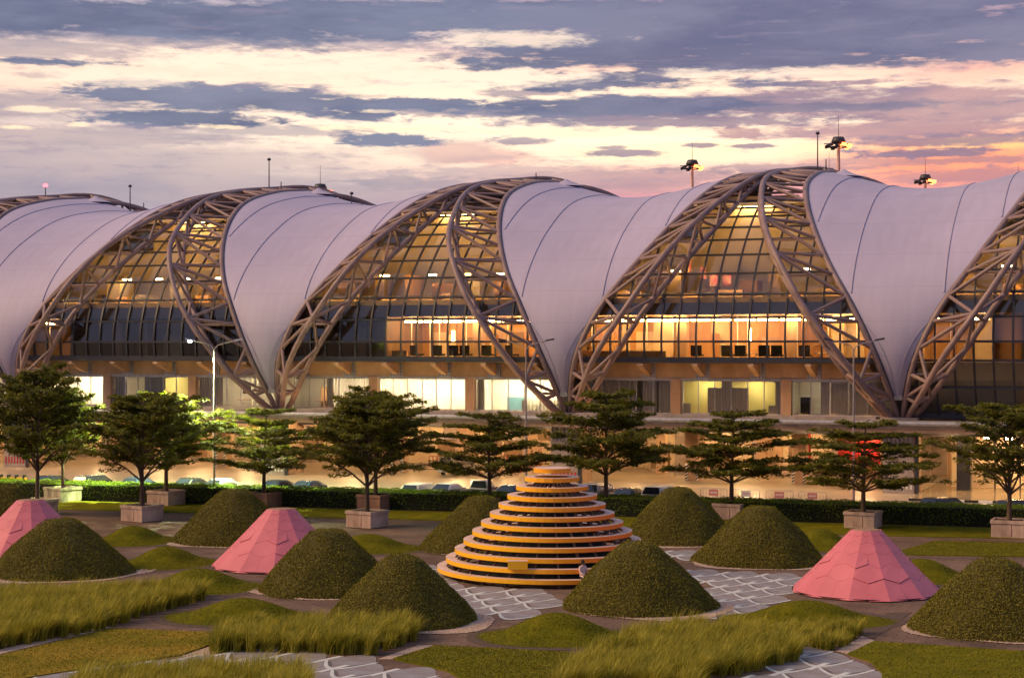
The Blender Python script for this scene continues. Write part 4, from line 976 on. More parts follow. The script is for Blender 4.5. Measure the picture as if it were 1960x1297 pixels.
grass_bed('tall_grass', GP([(1480, 1222), (1530, 1236), (1596, 1247), (1636, 1228), (1650, 1212), (1570, 1212), (1490, 1210)]), 9, .72, 'bed of tall grass at the foot of the turf dome on the right', 4, (.18, .0))
grass_bed('tall_grass', GP([(120, 1350), (150, 1312), (260, 1302), (420, 1298), (560, 1296), (600, 1308), (590, 1350)]), 8, 1.05, 'bed of tall grass cut by the bottom edge', 5, (.15, .0))
grass_bed('tall_grass', GP([(1250, 1330), (1270, 1306), (1330, 1312), (1330, 1335)]), 8, .9, 'tuft of tall grass at the bottom edge', 6, (.15, .0))

# pink faceted cones
def make_cone():
    r = empty('pink_cone', (0, 0, 0)); Rb, Rt, hh, n = 3.7, .72, 3.02, 12
    def rad(z): f = z/hh; return Rb+(Rt-Rb)*(f**.97)
    core = MB(); core.lathe([(rad(.06)-.06, .10), (rad(hh*.5)-.05, hh*.5), (Rt-.05, hh-.05), (0, hh-.02)], n, 0, False); core.obj('shell', M_pinkd, r)
    MB().lathe([(Rb-.18, -.02), (Rb-.12, .12)], 28, 0, False).obj('base_ring', M_blk, r)
    rows = [0.10, .78, 1.40, 1.96, 2.42, 2.76]; rows.append(hh)
    def pt(a, z, off):
        k = 2*PI/n; a0 = math.floor(a/k)*k; loc = a-a0-k/2; q = rad(z)*math.cos(k/2)/math.cos(loc)+off
        return Vector((q*math.cos(a), q*math.sin(a), z))
    k = 2*PI/n
    for i in range(len(rows)-1):
        z0, z1 = rows[i], rows[i+1]; dz = (z1-z0)*.36; last = i == len(rows)-2
        for j in range(n):
            a = (j+(.5 if i % 2 else 0))*k; o0 = .012+rnd.choice([0, 0, 0, .006, .02, .05])*(1 if i < 3 else .25); o1 = .006
            gp = .004/rad(z0)
            zb = z0 if i else .05
            # six corner panel: V shaped lower and upper edges, creased along its middle
            lo = [(a-k/2+gp, zb+dz*(1 if i else 0), o0), (a, zb+.004, o0), (a+k/2-gp, zb+dz*(1 if i else 0), o0)]
            dzu = (rows[i+2]-z1)*.36 if not last else 0
            up = [(a+k/2-gp, (z1-.004 if not last else hh-.01), o1), (a, (z1+dzu-.004 if not last else hh-.01), o1), (a-k/2+gp, (z1-.004 if not last else hh-.01), o1)]
            vs = [pt(*q) for q in lo+up]; vi = [v-Vector((math.cos(a), math.sin(a), .6)).normalized()*.035 for v in vs]
            MB().add(vs+vi, [(0, 1, 4, 5), (1, 2, 3, 4), (6, 11, 10, 7), (7, 10, 9, 8), (0, 6, 7, 1), (1, 7, 8, 2), (2, 8, 9, 3), (3, 9, 10, 4), (4, 10, 11, 5), (5, 11, 6, 0)]).obj('panel', M_pink, r)
    MB().lathe([(Rt-.03, hh-.03), (Rt-.08, hh+.01), (0, hh+.015)], n, 0, False).obj('cap', M_plantb, r)
    return r
cone = make_cone()
cones = [(1658, 1132, 1.0, 'pink faceted cone on the right, its panel joints open and black'), (538, 1083, 1.03, 'pink faceted cone left of centre between two green mounds'), (58, 1060, 1.03, 'pink faceted cone cut by the left edge of the picture')]
cset = [cone]+[copy_tree(cone) for _ in cones[1:]]
for o, (px, py, s, lab), rz in zip(cset, cones, (.1, .55, .3)):
    o.location = G(px, py)+Vector((0, 0, .012)); o.scale = (s, s, s); o.rotation_euler = (0, 0, rz); tag(o, lab, 'pink cone', 'pink panelled garden cones')

# ringed sculpture
def make_rings():
    c = Vector((2.11, 91.95, .012)); r = empty('ringed_sculpture', c, 0, 'stepped cone sculpture of twelve yellow to orange rings', 'sculpture')
    n = 12; R0, R1 = 6.04, .98; z0, z1 = .44, 5.55; W = .50; TH_ = .215
    for i in range(n):
        f = i/(n-1); R = R0+(R1-R0)*f; z = z0+(z1-z0)*f
        if i == n-1:
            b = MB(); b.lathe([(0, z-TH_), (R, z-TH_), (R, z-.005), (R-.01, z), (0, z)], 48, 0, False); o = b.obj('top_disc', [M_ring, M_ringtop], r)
            for p in o.data.polygons:
                if p.normal.z > .7: p.material_index = 1
            continue
        ns = max(4, round(2*PI*R/3.3)); ph = .0 if i % 3 else .35/R
        for s in range(ns):
            a0 = -PI/2+ph+2*PI*s/ns+.004/R; a1 = -PI/2+ph+2*PI*(s+1)/ns-.004/R; m = max(3, int((a1-a0)*R/.4)); vs = []; fs = []
            drop = .0
            for q in range(m+1):
                a = a0+(a1-a0)*q/m; ca, sa = math.cos(a), math.sin(a)
                vs += [(R*ca, R*sa, z-TH_), (R*ca, R*sa, z), ((R-W)*ca, (R-W)*sa, z), ((R-W)*ca, (R-W)*sa, z-TH_*.5)]
            for q in range(m):
                for e in range(4): fs.append((q*4+e, (q+1)*4+e, (q+1)*4+(e+1) % 4, q*4+(e+1) % 4))
            fs += [(0, 1, 2, 3), (m*4+3, m*4+2, m*4+1, m*4)]
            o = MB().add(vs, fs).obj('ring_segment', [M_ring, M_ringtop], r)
            for p in o.data.polygons:
                if p.normal.z > .7: p.material_index = 1
                elif p.normal.z < -.5: p.material_index = 1
    for s in range(26):           # raking ribs that carry the rings
        a = -PI/2+2*PI*s/26+.04; ca, sa = math.cos(a), math.sin(a); b = MB()
        pa = [((R0-.26)*ca, (R0-.26)*sa, -.02), ((R1-.3)*ca, (R1-.3)*sa, z1-TH_-.02)]
        pb = [(p[0]-ca*.22, p[1]-sa*.22, p[2]-.0) for p in pa]; e = Vector((-sa, ca, 0))*.04
        vs = []
        for p in (pa[0], pa[1], pb[1], pb[0]): vs += [Vector(p)+Vector((0, 0, -.30 if p[2] > .1 else 0))-e, Vector(p)+Vector((0, 0, -.30 if p[2] > .1 else 0))+e]
        b.add(vs, [(0, 2, 3, 1), (2, 4, 5, 3), (4, 6, 7, 5), (6, 0, 1, 7), (0, 6, 4, 2), (1, 3, 5, 7)]).obj('rib', M_ringd, r)
    for i in range(0, n-1):       # thin inner hoops under each ring
        f = i/(n-1); R = R0+(R1-R0)*f-W*1.25; z = z0+(z1-z0)*f-.28
        MB().tube([(R*math.cos(2*PI*k/40), R*math.sin(2*PI*k/40), z) for k in range(41)], .045, 5, cap=False).obj('hoop', M_ringd, r)
    b = MB()
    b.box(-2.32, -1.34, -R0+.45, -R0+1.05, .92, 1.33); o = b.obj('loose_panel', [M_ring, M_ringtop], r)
    for p in o.data.polygons:
        if p.normal.z > .7: p.material_index = 1
    # black cone added in place of the shade inside the rings
    MB().lathe([(R0-1.9, .0), (.25, z1-1.5)], 24, 0, False).obj('inner_shade_cone', M_blk, r)
    return r
M_ringd = mat('dusty_brown_steel', (.34, .24, .19), (.22, .15, .12), 2, .7)
make_rings()

# ------------------------------------------------------------------ hedge
def make_hedge():
    r = empty('hedge', HL(0, 0), -HED, 'long clipped hedge along the back of the garden', 'hedge')
    a0, a1, dep, h = -62, 60, 3.3, 1.25
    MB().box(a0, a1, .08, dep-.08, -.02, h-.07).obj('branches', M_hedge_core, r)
    nf, nt = 15000, 46000
    P1 = np.stack([rng.uniform(-45, 45, nf), rng.uniform(-.08, .12, nf), rng.uniform(.04, h, nf)], 1); P1[:, 1] += .10*np.sin(P1[:, 0]*2.3)*np.sin(P1[:, 0]*.9+P1[:, 2]*3)
    keep = rng.uniform(size=nf) < .35+.65*(P1[:, 2]/h)**.8; P1 = P1[keep]
    P2 = np.stack([rng.uniform(-45, 45, nt), rng.uniform(-.05, dep, nt), h+rng.normal(0, .03, nt)], 1); P2[:, 2] += .035*np.sin(P2[:, 0]*1.7)+.03*np.sin(P2[:, 0]*5.1+P2[:, 1]*3)
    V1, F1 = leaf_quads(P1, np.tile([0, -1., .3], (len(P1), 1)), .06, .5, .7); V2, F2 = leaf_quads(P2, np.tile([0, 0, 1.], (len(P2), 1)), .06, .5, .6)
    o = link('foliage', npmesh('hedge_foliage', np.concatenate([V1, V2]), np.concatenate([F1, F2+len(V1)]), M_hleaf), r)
    tag(o, None, None, None, 'stuff')
make_hedge()

# ------------------------------------------------------------------ planters and trees
def make_planter(m, w=2.0, h=1.05):
    r = empty('concrete_planter'); b = MB(); a = w/2
    b.box(-a, a, -a, a, -.02, h-.20); b.obj('box', m, r)
    t = .16; q = a+.05
    for nm, bx in (('rim', (-q, q, -q, -q+t)), ('rim', (-q, q, q-t, q)), ('rim', (-q, -q+t, -q+t+.001, q-t-.001)), ('rim', (q-t, q, -q+t+.001, q-t-.001))):
        MB().box(bx[0], bx[1], bx[2], bx[3], h-.199, h).obj(nm, m, r)
    MB().box(-q+t+.002, q-t-.002, -q+t+.002, q-t-.002, h-.19, h-.08).obj('soil', M_soil, r)
    for x in (.22,): MB().box(x, x+.03, -a-.012, -a-.001, .05, h-.25).obj('joint', M_pinkd, r)
    return r
def make_tree_meshes(seed, h=6.2, R=4.2, bushy=1.0, lift=.35, nt=7):
    r = np.random.default_rng(seed); wood = MB(); leaves_p = []; leaves_n = []; leaves_d = []
    lean = r.normal(0, .12, 2)
    tr = [Vector((lean[0]*(z/h)**1.5, lean[1]*(z/h)**1.5, z)) for z in np.linspace(0.0, h*.97, 12)]
    wood.tube(tr, [.15*(1-.86*(i/11)**.8)+.012 for i in range(12)], 9)
    def trunk(z): f = min(max(z/(h*.97), 0), 1); return Vector((lean[0]*f**1.5, lean[1]*f**1.5, z))
    for k in range(nt):
        f = k/(nt-1); z0 = h*(.22+.68*f); nbr = int(r.integers(5, 7)); L = R*(1.0-.66*f**1.6)*(1 if k else .92)
        ph = r.uniform(0, 2*PI)
        for j in range(nbr):
            a = ph+2*PI*j/nbr+r.normal(0, .18); l = L*r.uniform(.6, 1.18); rise = min(l*r.uniform(.6, 1.3)*lift, h*1.02-z0+r.uniform(-.5, .2)); p0 = trunk(z0)
            d = Vector((math.cos(a), math.sin(a), 0)); sd = Vector((-d.y, d.x, 0)); bend = r.normal(0, .10)*l
            pts = [p0+d*(l*u)+sd*(bend*u*u)+Vector((0, 0, rise*(1-(1-u)**2.0)-.05*l*u*u)) for u in (0, .2, .4, .6, .8, 1.0)]
            wood.tube(pts, [.055*(1-f*.45)*(1-.86*u)+.008 for u in (0, .2, .4, .6, .8, 1)], 5, cap=False)
            def bp(u): i = min(int(u*5), 4); w = u*5-i; return pts[i].lerp(pts[i+1], w)
            nside = int(7+l*2.8*bushy)
            for q in range(nside):                  # side twigs lie flat, in plates
                u = r.uniform(.14, 1.0); b0 = bp(u); s_ = 1 if q % 2 else -1; tl = (l*.40*(1.12-u)+.45)*r.uniform(.6, 1.15)
                dd = (d*r.uniform(.55, 1.1)+sd*s_*r.uniform(.5, 1.0)).normalized(); tip = b0+dd*tl+Vector((0, 0, tl*r.uniform(.02, .28)))
                if q % 2 == 0: wood.tube([b0, b0.lerp(tip, .55)+Vector((0, 0, .02)), tip], [.016, .011, .006], 3, cap=False)
                m = int(27*tl*bushy+11); uu = r.uniform(.08, 1.05, m)**.8
                c = np.array(b0)[None]+(np.array(tip-b0))[None]*uu[:, None]; wid = .26*(1.05-.65*uu)*(.6+.4*bushy)
                c = c+np.array([-dd.y, dd.x, 0])[None]*(r.normal(0, 1, m)*wid)[:, None]; c[:, 2] += r.normal(.03, .055, m)
                leaves_p.append(c); leaves_n.append(np.tile(np.array([dd.x*.25, dd.y*.25, 1.0]), (m, 1))); leaves_d.append(np.tile(np.array(tip-b0), (m, 1)))
    P = np.concatenate(leaves_p); Nn = np.concatenate(leaves_n); Dd = np.concatenate(leaves_d); Dd /= np.linalg.norm(Dd, axis=1)[:, None]
    n = len(P); d = Nn+r.normal(size=(n, 3))*.40; d /= np.linalg.norm(d, axis=1)[:, None]
    a = Dd+r.normal(size=(n, 3))*.55; a -= d*(a*d).sum(1)[:, None]; a /= np.linalg.norm(a, axis=1)[:, None]; b = np.cross(d, a); szz = .135*r.uniform(.6, 1.35, (n, 1))
    V = np.stack([P-a*szz, P+b*szz*.34, P+a*szz, P-b*szz*.34], 1).reshape(-1, 3)
    return wood.mesh('trunk', M_bark), npmesh('crown', V, np.arange(4*n).reshape(n, 4), M_leaf), n
TV = [make_tree_meshes(21, 6.0, 5.0, 1.25, .26, 6), make_tree_meshes(22, 6.2, 5.0, 1.05, .24, 6), make_tree_meshes(23, 6.4, 4.8, .92, .62, 8), make_tree_meshes(29, 6.4, 4.7, .98, .50, 8)]
PROT = math.radians(-28)
# trunk px, planter distance, variant, scale xy, scale z, planter material, tree label, planter label, planter rotation
tlist = [
 (72, 124, 3, .98, 1.42, M_plant, 'tall bushy tree at the left edge above the leftmost pink cone', 'concrete planter mostly hidden behind the leftmost pink cone', PROT),
 (120, 134.5, 2, .74, 1.20, M_plantp, 'smaller tree in the pale stained planter beside the hedge', 'pale stained planter with streaked sides, near the left end of the hedge', PROT-.15),
 (272, 119.5, 2, 1.05, 1.18, M_plant, 'dark spreading tree in the front-left planter, branches raised to the right', 'square concrete planter standing alone on the dark lawn, front left', PROT-.1),
 (318, 131.5, 3, 1.02, 1.10, M_plant, 'tree with lamp-lit lime green tips behind the front-left tree', 'brownish planter against the hedge behind the front-left planter', PROT),
 (505, 130, 1, .92, 1.02, M_plantb, 'tree with bright lime top beside the left-centre pink cone', 'brick-red planter half hidden by a mound behind the left-centre pink cone', PROT),
 (719, 128, 3, 1.0, 1.17, M_plantb, 'rear tree of the tangled pair left of the ringed sculpture', 'rear planter of the pair, brown, touching the hedge', PROT),
 (703, 115.5, 2, 1.0, 1.16, M_plant, 'front tree of the tangled pair left of the ringed sculpture', 'front planter of the pair, pale pinkish concrete with a clean rim', PROT-.06),
 (937, 126, 1, 1.0, 1.0, M_plantb, 'flat layered tree behind the top of the ringed sculpture', 'planter tucked behind the mound at the left of the ringed sculpture', PROT),
 (1160, 124.5, 0, 1.05, 1.30, M_plantb, 'dense dark tree right of the ringed sculpture', 'planter half hidden behind the right side of the ringed sculpture', PROT),
 (1400, 121, 0, 1.02, 1.08, M_plant, 'open layered tree with a low fork between two green mounds', 'pink-grey planter between two tall green mounds', PROT),
 (1652, 115, 1, 1.04, .98, M_plant, 'airy flat-topped tree behind the right pink cone', 'grey planter right behind the tip of the right pink cone', PROT+.02),
 (1932, 109.5, 2, 1.0, 1.13, M_plant, 'wind-blown tree cut by the right edge of the picture', 'pale planter with a dark joint at the right edge of the picture', PROT+.1),
]
protos = {}
for (px, D, v, sx, szz, pm, tl, pl, rz) in tlist:
    loc = Vector(((px-CX)/F*D, D, .06))
    if pm.name not in protos: pr = make_planter(pm); protos[pm.name] = pr
    else: pr = copy_tree(protos[pm.name])
    pr.location = loc; pr.rotation_euler = (0, 0, rz); tag(pr, pl, 'planter', 'square concrete tree planters')
    tr = empty('tree', loc+Vector((0, 0, .97)), rnd.uniform(0, 6.28), tl, 'tree', 'trees in square planters')
    tr.scale = (sx*1.08, sx*1.08, szz)
    link('trunk', TV[v][0], tr); link('crown', TV[v][1], tr)

# ------------------------------------------------------------------ cars
def make_car(style, paint, L=4.5, W=1.76, Hh=1.45):
    """x forward; body and glasshouse lofted from stations (x, half width bottom, half width top, z bottom, z top)"""
    r = empty('car')
    def loft(name, st, m, tumble=.0, smooth=True):
        vs = []; fs = []; n = 10
        for (x, hw, ht, zb, zt) in st:
            zc = zb+(zt-zb)*.45
            vs += [(x, -hw*.92, zb), (x, -hw, zb+(zt-zb)*.18), (x, -hw, zc), (x, -(hw+ht)/2, zb+(zt-zb)*.8), (x, -ht*.86, zt), (x, ht*.86, zt), (x, (hw+ht)/2, zb+(zt-zb)*.8), (x, hw, zc), (x, hw, zb+(zt-zb)*.18), (x, hw*.92, zb)]
        for i in range(len(st)-1):
            for k in range(n): fs.append((i*n+k, i*n+(k+1) % n, (i+1)*n+(k+1) % n, (i+1)*n+k))
        fs += [tuple(range(n-1, -1, -1)), tuple(range((len(st)-1)*n, len(st)*n))]
        b = MB(); b.add(vs, fs, 0, smooth); me = b.mesh(name, m); bm = bmesh.new(); bm.from_mesh(me); bmesh.ops.recalc_face_normals(bm, faces=bm.faces); bm.to_mesh(me); bm.free()
        o = link(name, me, r); md = o.modifiers.new('bevel', 'BEVEL'); md.width = .04; md.segments = 2; md.limit_method = 'ANGLE'; md.angle_limit = math.radians(28)
        return o
    w = W/2; h = L/2; belt = {'sedan': .92, 'suv': 1.05, 'van': 1.0, 'pickup': 1.0}[style]
    loft('body', [(-h, w*.86, w*.8, .38, belt-.10), (-h+.12, w*.95, w*.9, .26, belt-.02), (-h+.9, w, w*.94, .22, belt), (0, w, w*.95, .22, belt-.01), (h-1.2, w, w*.93, .22, belt-.04), (h-.5, w*.96, w*.86, .24, belt-.14), (h-.1, w*.86, w*.76, .30, belt-.24), (h, w*.78, w*.68, .40, belt-.34)], paint)
    x0, x1, xa, xb = {'sedan': (-h+.55, h-1.25, -h+1.25, h-2.1), 'suv': (-h+.08, h-1.2, -h+.45, h-1.95), 'van': (-h+.06, h-.8, -h+.32, h-1.7), 'pickup': (-.35, h-1.35, -.2, h-2.1)}[style]
    zt = Hh; wb, wt = w*.93, w*.74
    cab = loft('cabin', [(x0, wb*.96, wb*.93, belt-.06, belt+.01), (xa, wb, wt, belt-.06, zt-.03), ((xa+xb)/2, wb, wt*1.02, belt-.06, zt), (xb, wb, wt, belt-.06, zt-.03), (x1, wb*.97, wb*.93, belt-.06, belt+.01)], paint)
    # glass: rear, front and side panels a little proud of the cabin
    def quad(name, a, b, c, d, off):
        e = Vector(off); MB().add([Vector(a)+e, Vector(b)+e, Vector(c)+e, Vector(d)+e, a, b, c, d], [(0, 1, 2, 3), (4, 7, 6, 5), (0, 4, 5, 1), (1, 5, 6, 2), (2, 6, 7, 3), (3, 7, 4, 0)]).obj(name, M_cglass, r)
    def lerp(p, q, f): return Vector(p)+(Vector(q)-Vector(p))*f
    for nm, xl, xh, sgn in (('rear_window', x0, xa, -1), ('windscreen', x1, xb, 1)):
        bl, br_ = (xl, -wb*.86, belt+.02), (xl, wb*.86, belt+.02); tl, tr_ = (xh, -wt*.80, zt-.04), (xh, wt*.80, zt-.04)
        quad(nm, lerp(bl, tl, .10), lerp(br_, tr_, .10), lerp(br_, tr_, .90), lerp(bl, tl, .90), (.035*sgn, 0, .03))
    nwin = 2 if style in ('sedan', 'pickup') else 3
    for sd in (-1, 1):
        for i in range(nwin):
            f0, f1 = (i+.05)/nwin, (i+.95)/nwin
            a, b = xa+(xb-xa)*f0, xa+(xb-xa)*f1; la, lb = x0+.25+(x1-.25-x0-.25)*f0, x0+.25+(x1-.25-x0-.25)*f1
            yb, yt = sd*(wb*.985), sd*(wt*.92)
            bl, br_, tr_, tl = (la, yb, belt+.03), (lb, yb, belt+.03), (b, yt, zt-.10), (a, yt, zt-.10)
            quad('side_window', lerp(bl, tl, .05), lerp(br_, tr_, .05), lerp(br_, tr_, .92), lerp(bl, tl, .92), (0, sd*.03, .015))
        m_ = MB(); m_.box(x1-.55, x1-.38, sd*(w+.02) if sd > 0 else -w-.2, w+.2 if sd > 0 else -(w+.02), belt+.02, belt+.16); m_.obj('mirror', paint, r)
        MB().box(-h-.015, -h+.10, sd*w*.62-.12, sd*w*.62+.12, belt-.28, belt-.06).obj('tail_light', M_tail, r)
        MB().box(h-.16, h+.012, sd*w*.52-.16, sd*w*.52+.16, belt-.42, belt-.30).obj('headlight', M_wht, r)
        for x in (-h+.85, h-.85):
            t = MB(); y = sd*(w-.10); pr = [(.30, -.09), (.315, -.05), (.315, .05), (.30, .09), (.19, .10), (.19, -.10), (.30, -.09)]; vs = []; fs = []; n = 18
            for (q, yy) in pr: vs += [(x+q*math.cos(2*PI*k/n), y+yy, .315+q*math.sin(2*PI*k/n)) for k in range(n)]
            for i in range(len(pr)-1):
                for k in range(n): fs.append((i*n+k, i*n+(k+1) % n, (i+1)*n+(k+1) % n, (i+1)*n+k))
            wh = t.add(vs, fs, 0, True).obj('tyre', M_blk, r)
            q = MB(); q.add([(x+.19*math.cos(2*PI*k/n), y+sd*.085, .315+.19*math.sin(2*PI*k/n)) for k in range(n)], [tuple(range(n))]); q.obj('rim', M_rimlite, wh)
    MB().box(-h-.03, -h+.05, -.26, .26, belt-.40, belt-.28).obj('number_plate', M_wht, r)
    MB().box(-h-.06, -h+.1, -w*.82, w*.82, .30, .50).obj('bumper', paint if style != 'pickup' else M_grey, r)
    if style == 'pickup': MB().box(-h+.15, -.5, -w*.8, w*.8, belt-.45, belt+.012).obj('cargo_bed', M_blk, r)
    return r
def cpaint(n, c, met=.3): return mat(n, c, tuple(x*.92 for x in c), 2, .25, metal=met, spec=.6)
C_white, C_silver, C_dark, C_blue = cpaint('white_car_paint', (.68, .66, .62), 0), cpaint('silver_car_paint', (.46, .44, .42)), cpaint('black_car_paint', (.025, .025, .03)), cpaint('dark_blue_car_paint', (.04, .06, .11))
# px, distance, style, paint, height, heading (0 = nose away from the viewer), label
cars = [
 (103, 142.5, 'sedan', C_dark, 1.45, .5, 'dark parked car behind the hedge right of the leftmost tree trunk'),
 (185, 141.5, 'suv', C_dark, 1.55, .5, 'dark parked car low behind the hedge, between the left trees'),
 (268, 140.5, 'sedan', C_blue, 1.45, .5, 'dark blue parked car behind the trunk of the front-left tree'),
 (372, 139.4, 'sedan', C_dark, 1.50, .55, 'black parked car behind the hedge, left of a white one'),
 (430, 138.9, 'sedan', C_white, 1.46, .55, 'white parked car under the lime topped tree'),
 (538, 137.6, 'sedan', C_dark, 1.45, .55, 'black parked car right of the lime topped tree trunk'),
 (596, 137.0, 'sedan', C_blue, 1.45, .55, 'dark blue parked car left of the tangled pair of trees'),
 (810, 135.0, 'suv', C_white, 1.42, .5, 'white parked hatchback, first white car right of the tangled trees'),
 (862, 134.6, 'sedan', C_white, 1.46, .5, 'white parked sedan with a blue-grey rear window, next to the pickup'),
 (920, 134.3, 'pickup', C_silver, 1.70, .5, 'silver pickup truck with a dark cargo bed behind the hedge'),
 (985, 133.3, 'sedan', C_blue, 1.42, .5, 'dark blue parked car partly behind the upper rings of the sculpture'),
 (1150, 131.2, 'suv', C_silver, 1.75, .5, 'silver parked off-roader behind the dense dark tree'),
 (1208, 130.4, 'sedan', C_dark, 1.42, .5, 'dark parked sedan between the off-roader and a white wagon'),
 (1268, 129.6, 'suv', C_white, 1.68, .5, 'white parked wagon with a dark rear window behind the shaded mound'),
 (1812, 121.4, 'suv', C_dark, 1.50, .9, 'black car driving on the road, in front of the striped kerb'),
 (1955, 119.8, 'suv', C_dark, 1.48, .9, 'black car at the right edge behind the pale planter'),
]
cproto = {}
for (px, D, stl, pt, hh, hd, lab) in cars:
    key = (stl, pt.name)
    if key not in cproto: c = make_car(stl, pt, {'sedan': 4.5, 'suv': 4.5, 'van': 4.6, 'pickup': 5.1}[stl], 1.78, {'sedan': 1.46, 'suv': 1.68, 'van': 1.7, 'pickup': 1.72}[stl]); cproto[key] = c
    else: c = copy_tree(cproto[key])
    c.name = 'parked_car'; c.location = ((px-CX)/F*D, D, -.01); c.rotation_euler = (0, 0, PI/2-hd); c.scale = (1, 1, hh/{'sedan': 1.46, 'suv': 1.68, 'van': 1.7, 'pickup': 1.72}[stl])
    tag(c, lab, 'car', 'cars beyond the hedge')
van = make_car('van', C_silver, 4.7, 1.8, 1.72); van.name = 'people_carrier'; van.location = ((880-CX)/F*163, 163, -.01); van.rotation_euler = (0, 0, PI/2-.62); tag(van, 'silver people carrier stopped on the lit road under the terminal', 'car')

# ------------------------------------------------------------------ street lamps
M_post = mat('dull_lamp_post', (.30, .26, .26), (.22, .18, .18), 2, .6)
def make_lamp(px, D, lab, lit, hh=12.4):
    r = empty('street_lamp', ((px-CX)/F*D, D, -.02), 0, lab, 'street lamp', 'double armed street lamps'); col = M_post
    MB().tube([(0, 0, 0), (0, 0, 1.4), (0, 0, hh-.7)], [.11, .09, .06], 10).obj('pole', col, r)
    for sd in (-1, 1):
        pts = [(0, 0, hh-.75), (sd*.25, 0, hh-.42), (sd*.8, 0, hh-.24), (sd*1.6, 0, hh-.06)]
        MB().tube(pts, .045, 8).obj('arm', col, r)
        hd = MB(); hd.add([(sd*1.5, -.14, hh-.10), (sd*2.25, -.16, hh+.02), (sd*2.25, .16, hh+.02), (sd*1.5, .14, hh-.10), (sd*1.55, -.10, hh+.03), (sd*2.2, -.11, hh+.16), (sd*2.2, .11, hh+.16), (sd*1.55, .10, hh+.03)],
               [(0, 1, 2, 3), (4, 7, 6, 5), (0, 4, 5, 1), (1, 5, 6, 2), (2, 6, 7, 3), (3, 7, 4, 0)])
        o = hd.obj('lamp_head', M_dark if not lit else M_grey, r)
        if lit == sd:
            MB().lathe([(0, -.16), (.14, -.11), (.18, 0)], 12, c=(0, 0)).obj('bulb', E_street, o, (sd*1.9, 0, hh-.05))
            ld = bpy.data.lights.new('lamp_light', 'SPOT'); ld.energy = 60000; ld.color = (.82, 1, .45); ld.spot_size = math.radians(150); ld.spot_blend = .6; ld.shadow_soft_size = .2
            lo = bpy.data.objects.new('lamp_light', ld); COL.objects.link(lo); lo.parent = o; lo.location = (sd*1.9, 0, hh-.30)
    return r
make_lamp(410, 136.6, 'street lamp with its left head lit, in front of the left bay', -1)
make_lamp(1007, 138.0, 'unlit street lamp standing between the centre foot and the ringed sculpture', 0)
make_lamp(1634, 127.0, 'unlit street lamp in front of the right-hand white roof foot', 0)

# ------------------------------------------------------------------ barriers
def crowd_barrier(loc, rz, lab, sign, red=False, L=2.1):
    r = empty('crowd_barrier', loc, rz, lab, 'barrier', 'crowd control barriers'); m = M_red if red else M_grey
    MB().tube([(-L/2, 0, .05), (-L/2, 0, 1.0), (-L/2+.1, 0, 1.1), (L/2-.1, 0, 1.1), (L/2, 0, 1.0), (L/2, 0, .05)], .024, 6).obj('frame', m, r)
    MB().tube([(-L/2, 0, .25), (L/2, 0, .25)], .018, 5).obj('rail', m, r)
    for i in range(1, 9): MB().tube([(-L/2+L*i/9, 0, .26), (-L/2+L*i/9, 0, 1.08)], .012 if not red else .03, 5).obj('bar', (M_wht if red and i % 2 else m), r)
    for x in (-L/2+.2, L/2-.2): MB().tube([(x, -.3, 0), (x, 0, .12), (x, .3, 0)], .02, 5).obj('base', m, r)
    if sign is not None:
        s = MB().box(-.36, .36, -.05, -.03, .55, 1.02).obj('sign_plate', sign, r)
        for zz in (.74, .80): MB().box(-.27, .27, -.058, -.051, zz, zz+.035).obj('lettering', M_wht if sign is M_signr else M_signr, s)
    return r
M_signr = mat('faded_red_sign', (.50, .17, .17), (.42, .2, .2), 2, .6); M_signg = mat('grey_white_sign', (.55, .55, .55), None, 2, .6)
for i, (px, D, sg, lab) in enumerate([(1366, 133.4, M_signr, 'crowd barrier with a faded red sign, leftmost of the row behind the hedge'), (1428, 132.4, M_signg, 'crowd barrier with a grey and white sign, right of the forked tree trunk'),
                                      (1492, 131.3, M_signr, 'crowd barrier with a small sign, third of the row behind the hedge'), (1555, 130.3, M_signr, 'crowd barrier with a red sign, rightmost of the row behind the hedge')]):
    crowd_barrier(((px-CX)/F*D, D, -.01), -TH+.02, lab, sg, L=2.05)
crowd_barrier(((1308-CX)/F*158, 158, -.01), -TH, 'crowd barrier with a pink-red sign on the lit road under the terminal', M_signr, L=1.7)
for i, px in enumerate((838, 965, 998, 1018)):
    D = 171.5-i*.3; crowd_barrier(((px-CX)/F*D, D, -.01), -TH, ['red and white barrier behind the people carrier', 'red and white barrier left of the centre lamp post, by the back wall', 'red and white barrier behind the centre lamp post', 'red and white barrier right of the centre lamp post, by the back wall'][i], None, True, 1.9)
for i, px in enumerate((944, 984, 1000)):
    D = 166.5-i*.3; c = empty('traffic_cone', ((px-CX)/F*D, D, -.01), 0, ['red traffic cone beside the layered tree trunk', 'red traffic cone left of another, in front of the red barriers', 'red traffic cone nearest the centre lamp post'][i], 'traffic cone', 'red traffic cones')
    MB().lathe([(.16, .03), (.10, .35), (.04, .72), (0, .73)], 14).obj('body', M_red, c); MB().box(-.22, .22, -.22, .22, 0, .03).obj('base', M_red, c); MB().lathe([(.118, .30), (.085, .46)], 14).obj('band', M_wht, c)
yb = empty('yellow_barrier', ((22-CX)/F*146, 146, -.01), -.2, 'yellow road barrier at the far left behind the hedge', 'barrier')
MB().box(-1.1, 1.3, -.2, .2, .55, 1.0).obj('beam', M_yel, yb); [MB().box(x, x+.12, -.22, .22, 0, 1.2).obj('post', M_blk, yb) for x in (-1, -.3, .4, 1.1)]

